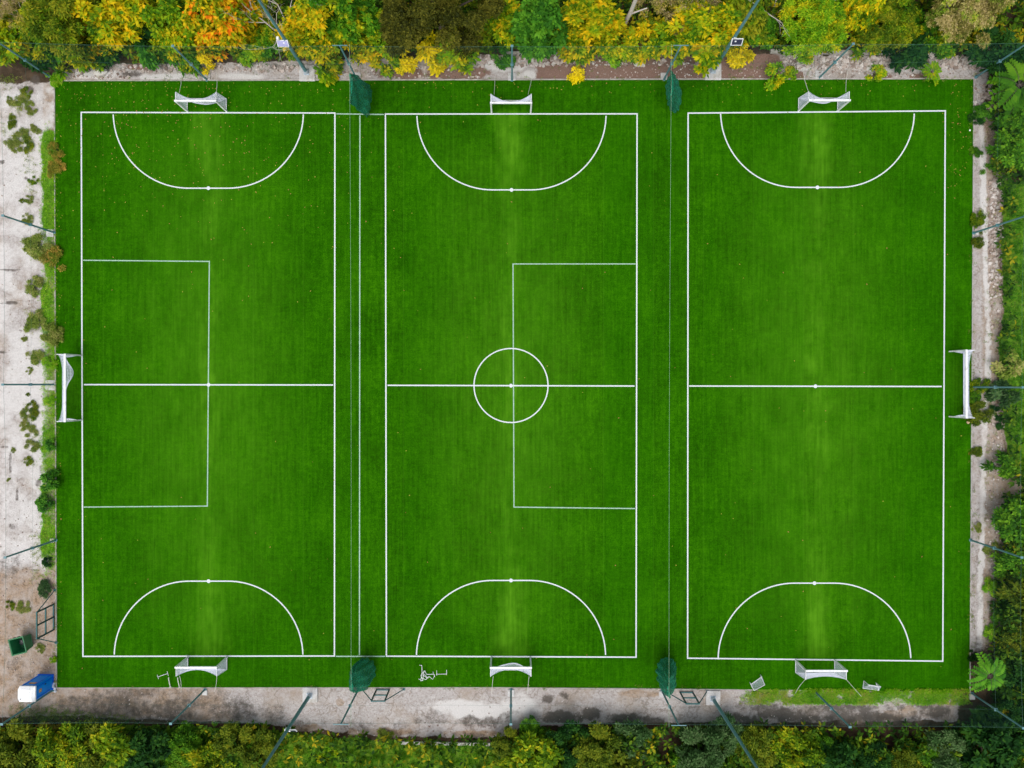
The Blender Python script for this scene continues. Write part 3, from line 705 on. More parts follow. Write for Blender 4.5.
# ------------------------------------------------------------------ green steel gate frames
def gate_frame(label, p0, p1, nbays, out, foot0, foot1):
    a = at(*p0); b = at(*p1); base = (a + b) / 2; base.z = 0
    root = thing('gate_frame', label, 'gate frame', base, 0, 'green steel gate frames set into the fences')
    H = 2.0
    P_ = [a.lerp(b, i / nbays) - base for i in range(nbays + 1)]
    for p in P_:
        m = MB(); m.box(p + Vector((0, 0, H / 2)), (.10, .10, H)); m.build('post', M['gate_dark'], root)
    d = (b - a).normalized(); rot = Matrix.Rotation(math.atan2(d.y, d.x), 3, 'Z')
    L_ = (b - a).length
    for z in (.06, 1.0, H + .035):
        m = MB(); m.box(Vector((0, 0, z)), (L_ + (.085 if z > H else -.09), .085, .085), rot); m.build('rail', M['gate_green'], root)
    for q, f in ((P_[0], foot0), (P_[-1], foot1)):
        m = MB(); m.tube(q + Vector((0, 0, H - .03)), at(*f) - base + Vector((0, 0, .03)), .04, n=6)
        m.box(at(*f) - base + Vector((0, 0, .03)), (.2, .2, .06)); m.build('brace', M['gate_green'], root)
    return root
gate_frame('single bay green gate frame on pale concrete between the left and middle pitches', (376.5, 689.6), (389.3, 689.6), 1, 0, (362, 689), (404, 689))
gate_frame('single bay green steel gate frame beside the mast without a panel at the bottom fence', (680, 692.2), (692.6, 692.2), 1, 0, (667, 692), (707, 691))
gate_frame('double bay green steel gate frame by the concrete yard near the open rubbish container', (54, 604), (54, 629.5), 2, 0, (55, 590), (56.5, 642.5))

# ------------------------------------------------------------------ rubbish container
def container():
    c = at(28, 640.5); rz = R(14)
    root = thing('rubbish_container', 'open green rubbish container standing on the tan yard at the bottom left', 'rubbish container', c, rz)
    w_, d_, h0, h1 = 1.1, 1.22, .16, 1.2
    t_ = .05
    # shell: tapered walls with a thickness
    m = MB()
    def ring(s, z): return [(-w_ / 2 * s, -d_ / 2 * s, z), (w_ / 2 * s, -d_ / 2 * s, z), (w_ / 2 * s, d_ / 2 * s, z), (-w_ / 2 * s, d_ / 2 * s, z)]
    vs = ring(.82, h0) + ring(1, h1) + ring(.93, h1) + ring(.76, h0 + .06)
    fs = [(3, 2, 1, 0)] + [(i, (i + 1) % 4, 4 + (i + 1) % 4, 4 + i) for i in range(4)] + [(4 + i, 4 + (i + 1) % 4, 8 + (i + 1) % 4, 8 + i) for i in range(4)] + [(8 + i, 8 + (i + 1) % 4, 12 + (i + 1) % 4, 12 + i) for i in range(4)] + [(12, 13, 14, 15)]
    m.add(vs, fs); bevel(m.build('body', M['bin_green'], root), .02)
    m = MB()
    for s in (-1, 1):
        m.box((0, s * (d_ / 2 + .02), h1 - .01), (w_ + .12, .07, .06)); m.box((s * (w_ / 2 + .02), 0, h1 - .01), (.07, d_ - .03, .06))
    m.build('rim', M['bin_green'], root)
    for s in (-1, 1):
        m = MB(); m.tube((s * .28, d_ / 2 + .07, h1 - .12), (s * .05, d_ / 2 + .07, h1 - .12), .025); m.tube((s * .28, d_ / 2 + .0, h1 - .12), (s * .28, d_ / 2 + .08, h1 - .12), .02)
        m.build('handle', M['rubber'], root)
    for x in (-1, 1):
        for y in (-1, 1):
            m = MB(); m.tube((x * .33, y * .4 - .03, .085), (x * .33, y * .4 + .03, .085), .085, n=14); m.box((x * .33, y * .4, .15), (.1, .09, .06))
            m.build('wheel', M['rubber'], root)
    return c, rz
cb, crz = container()
def lump(mb, c, r, seed, sq=.7):
    rnd = random.Random(seed); ns, nr = 8, 5; o = len(mb.v); vs = []
    for j in range(nr + 1):
        th = math.pi * j / nr
        for i in range(ns):
            ph = 2 * math.pi * i / ns; k = r * rnd.uniform(.75, 1.15)
            vs.append((c[0] + k * math.sin(th) * math.cos(ph), c[1] + k * math.sin(th) * math.sin(ph), c[2] + k * sq * math.cos(th)))
    fs = [(j * ns + i, j * ns + (i + 1) % ns, (j + 1) * ns + (i + 1) % ns, (j + 1) * ns + i) for j in range(nr) for i in range(ns)]
    mb.add(vs, fs)
RM = Matrix.Rotation(crz, 3, 'Z')
for k, (dx, dy, z, r, mt, lb) in enumerate(((-.12, .12, .55, .26, 'bag_dark', 'black rubbish bag lying in the open green container'), (.2, -.12, .60, .18, 'bag_tan', 'tan crumpled bag lying in the open green container'), (.22, -.32, .55, .13, 'bag_white', 'pale crumpled bag lying in the corner of the open green container'))):
    m = MB(); lump(m, (0, 0, 0), r, k, .8); o = m.build('rubbish_bag', M[mt]); v_ = RM @ Vector((dx, dy, 0)); o.location = (cb.x + v_.x, cb.y + v_.y, z - .12)
    tag(o, lb, 'bag')

# ------------------------------------------------------------------ portable toilet
def toilet():
    c = at(46.3, 681.5); root = thing('portable_toilet', 'blue portable toilet with a white roof in the bottom left corner', 'portable toilet', c, R(-1))
    w_, d_, h = 1.15, 1.15, 2.18
    m = MB(); m.box((0, 0, .08), (w_ + .06, d_ + .06, .16)); m.build('base', M['blue_dark'], root)
    m = MB(); m.box((0, 0, .16 + (h - .16) / 2), (w_, d_, h - .16)); bevel(m.build('body', M['blue'], root), .04)
    m = MB()      # ribs on the walls
    for s in (-1, 1):
        for k in (-.42, .42):
            m.box((s * (w_ / 2 + .012), k, 1.15), (.03, .05, 1.9)); m.box((k, s * (d_ / 2 + .012), 1.15), (.05, .03, 1.9))
    m.build('corner_rib', M['blue_dark'], root)
    m = MB(); m.box((w_ / 2 + .018, .0, 1.1), (.03, .66, 1.8)); dr = m.build('door', M['blue'], root); bevel(dr, .01)
    m = MB(); m.box((w_ / 2 + .05, .27, 1.05), (.04, .05, .16)); m.build('handle', M['rubber'], dr)
    m = MB(); m.box((w_ / 2 + .038, .0, 1.62), (.012, .26, .3)); p = m.build('sign', M['sign_orange'], dr)
    m = MB(); m.box((w_ / 2 + .046, .0, 1.62), (.008, .12, .16)); m.build('sign_face', M['sign_pale'], p)
    m = MB(); m.box((.05, d_ / 2 + .008, 1.66), (.5, .014, .26)); p = m.build('sign', M['sign_orange'], root)
    m = MB(); m.box((.05, d_ / 2 + .018, 1.66), (.3, .008, .1)); m.build('sign_face', M['sign_pale'], p)
    # domed roof with cut corners
    m = MB(); W = .68; D = .61; ch = .13
    out = [(W, -D + .03), (W, D - .03), (W - .03, D), (-W + ch, D), (-W, D - ch * 2), (-W, -D + ch * 2), (-W + ch, -D), (W - .03, -D)]
    vs = [(x, y, h - .02) for x, y in out] + [(x, y, h + .10) for x, y in out] + [(x * .6, y * .6, h + .20) for x, y in out]
    k = len(out); fs = [tuple(range(k - 1, -1, -1)), tuple(range(2 * k, 3 * k))]
    for r in (0, 1): fs += [(r * k + i, r * k + (i + 1) % k, (r + 1) * k + (i + 1) % k, (r + 1) * k + i) for i in range(k)]
    m.add(vs, fs); rf = m.build('roof', M['roof_white'], root); bevel(rf, .02)
    m = MB(); m.tube((-.38, -.38, h + .1), (-.38, -.38, h + .34), .05, n=10); m.build('vent_pipe', M['roof_white'], rf)
toilet()
m = MB(); 
for k, (x, y, z, r) in enumerate(((0, 0, .12, .16), (.16, -.2, .1, .14), (.1, .18, .08, .1), (.2, -.42, .09, .11))): lump(m, (x, y, z), r, 30 + k)
o = m.build('plastic_sacks', M['bag_white']); o.location = at(53.5, 685.5); tag(o, 'crumpled white plastic sacks heaped beside the blue portable toilet', 'sacks')

# ------------------------------------------------------------------ small training goals and loose frames
def mini_goal(name, label, corners, back, h, net=True, group=None):
    """corners = ground pixels of the two front feet, back = ground pixels of the two rear feet"""
    f0, f1 = [at(*p) for p in corners]; b0, b1 = [at(*p) for p in back]; base = (f0 + f1 + b0 + b1) / 4; base.z = .03
    root = thing(name, label, 'training goal', base, 0, group)
    z = Vector((0, 0, h)); g_ = Vector((0, 0, .03)); f0, f1, b0, b1 = [p - Vector((base.x, base.y, 0)) + g_ for p in (f0, f1, b0, b1)]
    m = MB(); m.path([f0, f0 + z, f1 + z, f1], .028, n=8); m.build('goal_frame', M['white_metal'], root)
    m = MB(); m.path([f0, b0, b1, f1], .024, n=8); m.build('ground_frame', M['white_metal'], root)
    if net:
        m = MB()
        cord_grid(m, lambda u, v: (f0 + z).lerp(f1 + z, u).lerp(b0.lerp(b1, u), v) + Vector((0, 0, -.12 * math.sin(math.pi * u) * math.sin(math.pi * v))), 12, 10, .007)
        for a, b in ((f0, b0), (f1, b1)): cord_grid(m, lambda u, v: a.lerp(b, u).lerp((a + z).lerp(b, u), v), 8, 8, .006)
        m.build('goal_net', M['white_net'], root)
    return root
mini_goal('training_goal', 'small white training goal lying slanted on the turf left of the bottom right goal', ((749.5, 682), (760, 674.5)), ((753.8, 690.3), (764.5, 684.6)), .35, True, 'small training goals on the turf edge')
mini_goal('training_goal', 'small white training goal with netting on the turf right of the bottom right goal', ((863.5, 680.5), (875.5, 682.5)), ((862.5, 688), (878.5, 690)), .75, True, 'small training goals on the turf edge')
def loose(name, label, cat, px, tubes, r=.03, mat='white_metal'):
    base = at(*px); base.z = .03; root = None
    m = MB()
    for a in tubes: m.path([at(p[0], p[1], 0) - base + Vector((0, 0, .03 + .04 + p[2])) for p in a], r, n=6)
    o = m.build(name, M[mat]); o.location = base; return tag(o, label, cat)
loose('collapsed_frame', 'tangle of collapsed white tube frames on the turf below the middle pitch', 'frame', (427, 674),
      [[(419.5, 664.8, 0), (422, 664.8, .05), (422.4, 671, .1), (421, 679.5, 0), (418.6, 678.5, 0)], [(424.5, 669.5, .2), (421.5, 673.5, .25), (422.5, 678, .1)], [(425, 669.5, .1), (427, 673, .2), (434.5, 673.3, .1), (434.8, 676.5, 0)],
       [(423.5, 677.5, .1), (426, 678.5, .15), (429.5, 675, .2), (433, 678.5, .1), (434.5, 675.5, 0)], [(420.5, 680.3, 0), (423, 679.8, .05), (424, 672, .25), (428.5, 677, .12)], [(433.6, 673, 0), (433.6, 670, .3)], [(425, 668.8, .3), (423.5, 673, .3), (427.5, 676, .3)]], .022)
loose('loose_stand', 'thin white stand lying alone beside the tangle of collapsed frames', 'stand', (441, 673.5), [[(436.8, 670, .0), (436.8, 675, .0)], [(436.8, 673.8, 0), (446.7, 673.6, 0)], [(446.7, 669.5, .0), (446.7, 674.3, .0)]], .02)
loose('loose_stand', 'white H shaped stand lying on the turf left of the bottom left goal', 'stand', (163, 675.5), [[(157.8, 674.5, 0), (159, 678.5, 0)], [(158.3, 676.6, 0), (168.2, 673, 0)], [(167.6, 671, 0), (168.8, 675.5, 0)]], .02)
for (x, y, lb) in ((171, 687.5, 'short white stake leaning in from the fence, farther from the bottom left goal'), (180, 687.5, 'short white stake leaning beside the rope of the bottom left goal')):
    m = MB(); m.tube((0, 0, 0), (0, 0, .9), .035, n=8); m.tube((0, .0, .88), (0, .06, .93), .05, n=8); m.tube((0, 0, 0), (0, 0, .06), .08, n=8)
    o = m.build('marker_stake', M['rope']); o.location = at(x, y - .6); o.location.z = .03; o.location.z = .1; o.rotation_euler = (R(-70), 0, 0)
    tag(o, lb, 'stake')
m = MB(); lump(m, (0, 0, .1), .13, 5, .9); o = m.build('deflated_ball', M['pink']); o.location = at(967, 422.3); o.location.z = .03; tag(o, 'peach coloured deflated ball at the foot of the right hand goal', 'ball')
m = MB(); lump(m, (0, 0, .03), .08, 6, .5); o = m.build('scrap_paper', M['roof_white']); o.location = at(969.5, 130.5); o.location.z = .03; tag(o, 'white scrap of paper on the turf near the top right corner', 'litter')
m = MB(); lump(m, (0, 0, .1), .16, 8, .6); o = m.build('plastic_bag', M['bag_white']); o.location = at(785.8, 73.5); tag(o, 'pale blue plastic bag among weeds above the right pitch', 'bag')

# ------------------------------------------------------------------ foliage
rng = np.random.default_rng(3)
def unit(v): return v / np.maximum(np.linalg.norm(v, axis=-1, keepdims=True), 1e-9)
def tufts(centers, normals, size, nl, wid, spread, rg, tint_base, tint_var=.3, droop=.15):
    """leaf clumps: nl pointed leaves around each centre -> V, F, tint"""
    n_ = len(centers)
    up = unit(normals)
    ref = np.where(np.abs(up[:, 2:3]) < .9, np.array([[0, 0, 1.]]), np.array([[1., 0, 0]]))
    a = unit(np.cross(up, ref)); b = np.cross(up, a)
    Vs = []; T = []
    ph0 = rg.uniform(0, 6.28, n_)
    for k in range(nl):
        ph = ph0 + 2 * np.pi * k / nl + rg.normal(0, .3, n_)
        el = rg.uniform(-.1, spread, n_)
        dirv = unit((a * np.cos(ph)[:, None] + b * np.sin(ph)[:, None]) * np.cos(el)[:, None] + up * np.sin(el)[:, None])
        side = unit(np.cross(dirv, up)); tw = rg.normal(0, .45, n_)
        side = unit(side * np.cos(tw)[:, None] + np.cross(dirv, side) * np.sin(tw)[:, None])
        Ls = (size * rg.uniform(.65, 1.3, n_))[:, None]
        p0 = centers + dirv * Ls * .08; mid = centers + dirv * Ls * .55
        tip = centers + dirv * Ls - np.array([[0, 0, 1.]]) * Ls * droop
        Vs.append(np.stack([p0, mid - side * Ls * wid, tip, mid + side * Ls * wid], 1))
        T.append(np.clip(tint_base + rg.normal(0, tint_var * .5, n_), 0, 1))
    Vv = np.concatenate(Vs).reshape(-1, 3); F = np.arange(len(Vv)).reshape(-1, 4)
    return Vv, F, np.concatenate(T)
def crown_mesh(name, r, zc, hgt, nlobes, ntufts, size, nl, wid, seed, lobe=.48, tint_var=.35, hollow=.55):
    rg = np.random.default_rng(seed)
    ang = rg.uniform(0, 6.28, nlobes) ; rad = np.sqrt(rg.uniform(0, 1, nlobes)) * r * 1.0
    lc = np.stack([rad * np.cos(ang), rad * np.sin(ang), zc + hgt * (.25 - .6 * (rad / r) ** 2) + rg.normal(0, hgt * .3, nlobes)], -1)
    lr = r * lobe * rg.uniform(.65, 1.2, nlobes) * (1 - .3 * rad / r); ltint = rg.uniform(.05, .95, nlobes)
    p = lr ** 2; idx = rg.choice(nlobes, ntufts, p=p / p.sum())
    d_ = unit(rg.normal(0, 1, (ntufts, 3)) + np.array([0, 0, .45]))
    rr = lr[idx] * (hollow + (1.08 - hollow) * rg.uniform(0, 1, ntufts) ** .6)
    c_ = lc[idx] + d_ * rr[:, None] * np.array([1, 1, min(1, hgt / r * .9)])
    c_[:, 2] = np.maximum(c_[:, 2], .12)
    nrm = unit(d_ * .7 + np.array([0, 0, .9]) + rg.normal(0, .3, (ntufts, 3)))
    tb_ = ltint[idx] * .5 + rg.uniform(0, 1, ntufts) * .5
    Vv, F, T = tufts(c_, nrm, size, nl, wid, .7, rg, tb_, tint_var)
    return np_mesh(name, Vv, F, L['green'], T), lc, lr
def trunk_mesh(name, lc, zc, r0, mat, seed, stems=1):
    rnd = random.Random(seed); m = MB()
    top = Vector((rnd.uniform(-.1, .1), rnd.uniform(-.1, .1), zc * .55))
    m.path([Vector((0, 0, -.1)), top * .5 + Vector((.03, .02, 0)), top], r0, r0 * .7, 8)
    for i in range(min(len(lc), 9)):
        e = Vector(lc[i]); mid = top.lerp(e, .5) + Vector((rnd.uniform(-.15, .15), rnd.uniform(-.15, .15), .15)); m.path([top, mid, e], r0 * .5, r0 * .14, 5)
    return m.mesh(name, mat)
PROTO = {}
def proto(key, cat, nm, r, zc, hgt, nlobes, ntufts, size, nl, wid, seeds, r0, **kw):
    lst = []
    for s in seeds:
        me, lc, lr = crown_mesh('crown', r, zc, hgt, nlobes, ntufts, size, nl, wid, s, **kw)
        tm = trunk_mesh('trunk', lc, zc, r0, M['bark'], s)
        lst.append((me, tm))
    PROTO[key] = dict(v=lst, r=r, zc=zc, cat=cat, nm=nm, i=0)
proto('S', 'bush', 'bush', .95, .8, .8, 12, 190, .36, 6, .22, (11, 12, 13, 14), .035, lobe=.40)
proto('M', 'bush', 'tall_bush', 1.9, 2.2, 1.7, 26, 560, .50, 6, .22, (21, 22, 23, 24), .07, lobe=.32)
proto('T', 'tree', 'tree', 2.9, 4.2, 2.6, 48, 1150, .56, 6, .22, (31, 32, 33), .12, lobe=.27)
proto('O', 'tree', 'tree', 5.0, 6.2, 3.2, 60, 7500, .25, 6, .22, (41, 42), .3, lobe=.24)
proto('W', 'tree', 'tree', 3.0, 4.2, 2.4, 46, 3000, .34, 5, .15, (51, 52), .12, lobe=.27)
proto('X', 'tree', 'tree', 3.0, 4.6, 2.2, 50, 1100, .30, 5, .10, (55, 56), .12, lobe=.24)
proto('F', 'bush', 'tall_bush', 1.9, 1.9, 1.5, 26, 1200, .32, 5, .18, (61, 62), .06, lobe=.32)
proto('B', 'bush', 'bush', .95, .28, .28, 18, 520, .20, 6, .13, (81, 82, 83, 84), .02, lobe=.32)
proto('G', 'weed', 'weed_clump', .8, .06, .10, 14, 420, .15, 6, .12, (71, 72, 73, 74, 75), .015, lobe=.34)
DULL = ('trees and bushes along the bottom edge', 'trees and bushes on the right side')
BARK = {'dry': 'bark_pale', 'tan': 'bark_pale'}
def plant(key, col, px, py, rpx, label, group=None, rz=None, name=None):
    if group in DULL: col = {'yellowgreen': 'yg2', 'green': 'green2', 'olive': 'olive2', 'gold': 'lime', 'yellow': 'yg2'}.get(col, col)
    pr = PROTO[key]; v_ = pr['v'][pr['i'] % len(pr['v'])]; pr['i'] += 1
    rm = rpx * 1.0 * (CAM_H - pr['zc']) / (CAM_H * PX); s = rm / pr['r']
    c_ = at(px, py, pr['zc'] * s); 
    root = thing(name or pr['nm'], label, pr['cat'], (c_.x, c_.y, 0), random.uniform(0, 6.28) if rz is None else rz, group)
    e_ = random.uniform(.86, 1.16); root.scale = (s * e_, s / e_, s * random.uniform(.9, 1.1))
    for nm, me, mt in (('trunk' if pr['cat'] == 'tree' else 'stem', v_[1], M[BARK.get(col, 'bark')]), ('crown' if pr['cat'] == 'tree' else 'foliage', v_[0], L[col])):
        o = link_mesh(nm, me, root); o.material_slots[0].link = 'OBJECT'; o.material_slots[0].material = mt
    return root
GT = 'trees and bushes behind the top fence'; GBt = 'trees and bushes along the bottom edge'; GR = 'trees and bushes on the right side'; GL = 'bushes along the left fence'
top_plants = [
 ('X', 'dry', 16, 14, 24, 'dry greyish tan tree in the top left corner'),
 ('M', 'yellowgreen', 6, 40, 24, 'yellow green bush below the dry tree in the top left corner'),
 ('W', 'olive', 58, 20, 38, 'olive green tree between the dry tree and the yellow tree at top left'),
 ('M', 'green', 35, 40, 20, 'mid green bush at the foot of the olive tree at top left'),
 ('S', 'dark', 38, 60, 17, 'low dark green bush behind the top left corner post'),
 ('S', 'green', 60, 60, 14, 'low green bush with yellow tips behind the top fence, right of the corner post'),
 ('S', 'yellowgreen', 85, 58, 15, 'low yellow green bush behind the fence under the yellow tree'),
 ('T', 'yellow', 112, 12, 32, 'bright yellow tree near the top left'),
 ('M', 'orange', 92, 46, 14, 'small orange tinged bush under the bright yellow tree'),
 ('S', 'dark', 108, 58, 12, 'low dark green bush beside the bare rubble at top left'),
 ('M', 'dark', 145, 30, 20, 'dark green bush between the bright yellow tree and the orange tree'),
 ('S', 'emerald', 152, 57, 17, 'rounded emerald bush overhanging the rubble left of the second fence post'),
 ('T', 'yellowgreen', 178, 20, 28, 'yellow green tree with orange flecks left of the orange tree'),
 ('M', 'yellow', 168, 44, 16, 'yellow bush just above the rounded emerald bush'),
 ('S', 'green', 188, 58, 14, 'green bush behind the second fence post from the left'),
 ('T', 'orange', 222, 16, 32, 'orange autumn tree, the brightest orange one at the top'),
 ('M', 'orange', 212, 44, 15, 'orange bush at the foot of the orange autumn tree'),
 ('S', 'gold', 204, 62, 8, 'small lemon yellow bush above the top left goal'),
 ('S', 'lime', 247, 50, 15, 'bright lime bush right of the orange autumn tree'),
 ('M', 'yellow', 252, 20, 18, 'yellow bush between the orange tree and the lavender panel mast'),
 ('M', 'green', 268, 48, 15, 'green bush just left of the lavender panel mast'),
 ('T', 'yellow', 310, 34, 30, 'broad yellow bush right of the lavender panel mast'),
 ('S', 'yellowgreen', 318, 58, 18, 'low yellow green bush at the feet of the broad yellow bush'),
 ('T', 'green', 345, 14, 30, 'mid green tree left of the big dark oak'),
 ('M', 'yellow', 362, 40, 15, 'orange yellow bush touching the left side of the big dark oak'),
 ('O', 'oak', 436, 4, 60, 'big dark olive oak at the top of the middle pitch'),
 ('S', 'yellow', 366, 58, 12, 'small yellow bush right of the third fence post at the top'),
 ('S', 'lime', 385, 60, 14, 'lime green bush under the left side of the big dark oak'),
 ('S', 'gold', 402, 65, 11, 'low golden bush at the rubble edge under the big dark oak'),
 ('S', 'gold', 432, 57, 15, 'bright golden bush under the middle of the big dark oak'),
 ('S', 'lime', 462, 56, 17, 'bright lime bush under the right side of the big dark oak'),
 ('M', 'yellowgreen', 506, 25, 20, 'yellow green bush between the big dark oak and the round green tree'),
 ('S', 'olive', 489, 42, 12, 'small brownish olive bush right of the big dark oak'),
 ('S', 'emerald', 503, 57, 9, 'small emerald bush against the fence left of the middle post at the top'),
 ('T', 'emerald', 540, 33, 28, 'rounded mid green tree right of the middle post at the top'),
 ('T', 'yellow', 588, 24, 30, 'golden yellow tree right of the rounded mid green tree'),
 ('S', 'yellowgreen', 580, 56, 15, 'low yellow green bush at the feet of the golden yellow tree'),
 ('S', 'gold', 577, 73.5, 7, 'tiny golden bush growing alone on the brown earth strip'),
 ('S', 'lime', 614, 57, 12, 'bright lime bush below the leaning pale trunk'),
 ('S', 'rust', 612, 40, 9, 'rust coloured bush at the foot of the leaning pale trunk'),
 ('M', 'yellow', 648, 46, 20, 'yellow bush right of the leaning pale trunk'),
 ('X', 'dry', 690, 6, 32, 'dry tan tree left of the dark blue panel mast'),
 ('T', 'yellow', 700, 38, 32, 'wide golden bush directly left of the dark blue panel mast'),
 ('M', 'olive', 748, 14, 24, 'olive bush behind the dark blue panel mast'),
 ('S', 'gold', 739, 62, 12, 'golden bush beside the white pad of the dark blue panel mast'),
 ('M', 'green', 762, 36, 16, 'green bush right of the dark blue panel mast'),
 ('W', 'lime', 818, 28, 32, 'bright lime drooping tree above the top right goal'),
 ('T', 'yellow', 862, 10, 22, 'orange yellow tree right of the bright lime drooping tree'),
 ('W', 'olive', 892, 28, 26, 'olive tree left of the large tan tree at the top right'),
 ('S', 'yellowgreen', 868, 48, 13, 'yellow flecked bush behind the fence right of the bright lime drooping tree'),
 ('S', 'dark', 912, 55, 17, 'low dark green bush spreading over the rubble at the top right'),
 ('M', 'green', 924, 34, 18, 'green bush at the left foot of the large tan tree'),
 ('O', 'tan', 966, -10, 50, 'large tan leaved tree in the top right corner'),
 ('S', 'green', 945, 50, 11, 'small green bush under the large tan tree'),
 ('M', 'dark', 1000, 56, 22, 'dark green bush behind the top right corner post'),
 ('S', 'lime', 774, 73.5, 10, 'low lime bush right of the white pad at the top'),
 ('S', 'lime', 791, 73, 6, 'tiny lime bush beside the left rope of the top right goal'),
 ('S', 'lime', 877, 73, 7, 'small lime bush on the rubble between the top right goal and the corner'),
]
for p in top_plants:
    p = list(p)
    if p[4] > 10: p[3] -= 6 if p[3] > 25 else 3
    plant(*p, group=GT)
bottom_plants = [
 ('F', 'olive', 18, 752, 26, 'olive bush in the bottom left corner'),
 ('F', 'yellowgreen', 58, 756, 26, 'yellow green bush right of the corner bush at bottom left'),
 ('F', 'rust', 45, 734, 12, 'brownish bush right under the portable toilet'),
 ('F', 'olive', 92, 748, 20, 'olive bush third from the bottom left corner'),
 ('M', 'yellowgreen', 117, 744, 20, 'bright yellow green bush at the bottom left, tallest of its row'),
 ('M', 'dark', 148, 755, 22, 'dark green bush right of the tallest yellow green bush at bottom left'),
 ('F', 'green', 180, 745, 18, 'green bush below the dark stained concrete at bottom left'),
 ('F', 'yellowgreen', 205, 764, 22, 'yellow tipped bush at the bottom edge left of the lower left mast'),
 ('F', 'olive', 232, 742, 18, 'olive bush just left of the lower left mast'),
 ('F', 'olive', 262, 752, 18, 'olive bush crossed by the lower left mast'),
 ('S', 'yellowgreen', 300, 750, 5, 'small yellow green flowered plant right of the lower left mast'),
 ('S', 'gold', 332, 748, 8, 'lime flowered clump, the largest in the rough grass'),
 ('S', 'gold', 322, 757, 6, 'lime flowered clump just below the largest lime clump'),
 ('S', 'yellowgreen', 426, 752, 7, 'yellow green flowered clump in the rough grass below the middle pitch'),
 ('B', 'weed', 386, 735, 7, 'low weedy bush at the edge of the concrete below the middle pitch'),
 ('F', 'olive', 508, 742, 14, 'brownish olive bush at the right end of the rough grass'),
 ('F', 'yellowgreen', 515, 762, 14, 'yellow tipped bush at the bottom edge near the middle'),
 ('F', 'green', 532, 732, 12, 'bright green bush at the foot of the middle bottom post'),
 ('M', 'yellowgreen', 540, 758, 22, 'yellow green bush at the bottom edge right of the middle'),
 ('F', 'dark', 566, 742, 20, 'dark green bush behind the black stains of the path'),
 ('F', 'olive', 598, 748, 22, 'olive bush left of the dark gap at the bottom'),
 ('M', 'olive', 618, 764, 18, 'olive bush at the bottom edge left of the dark gap'),
 ('F', 'grey', 632, 742, 18, 'grey green bush next to the dark gap at the bottom'),
 ('F', 'grey', 700, 752, 24, 'grey green feathery bush left of the lower right mast'),
 ('F', 'grey', 722, 738, 18, 'grey green feathery bush crossed by the lower right mast'),
 ('M', 'green', 690, 766, 16, 'green bush at the bottom edge below the feathery bush'),
 ('F', 'olive', 758, 750, 20, 'olive bush right of the lower right mast'),
 ('F', 'yellowgreen', 796, 754, 22, 'yellow green bush below the dark stained path at bottom right'),
 ('M', 'dark', 838, 764, 20, 'dark green bush below the dark brown earth at bottom right'),
 ('F', 'green', 824, 750, 14, 'mid green bush above the dark green one at bottom right'),
 ('F', 'dark', 872, 764, 18, 'dark green bush right of the yellow green row at bottom right'),
 ('F', 'olive', 904, 768, 18, 'olive bush at the bottom edge near the right corner'),
 ('F', 'grey', 952, 752, 20, 'grey green bush near the bottom right corner'),
 ('M', 'green', 930, 764, 14, 'bright green bush at the bottom edge near the right corner'),
 ('M', 'dark', 990, 752, 26, 'dark green bush in the bottom right corner'),
]
L['weed_bush'] = L['weed']
for p in bottom_plants: plant(*p, group=GBt)
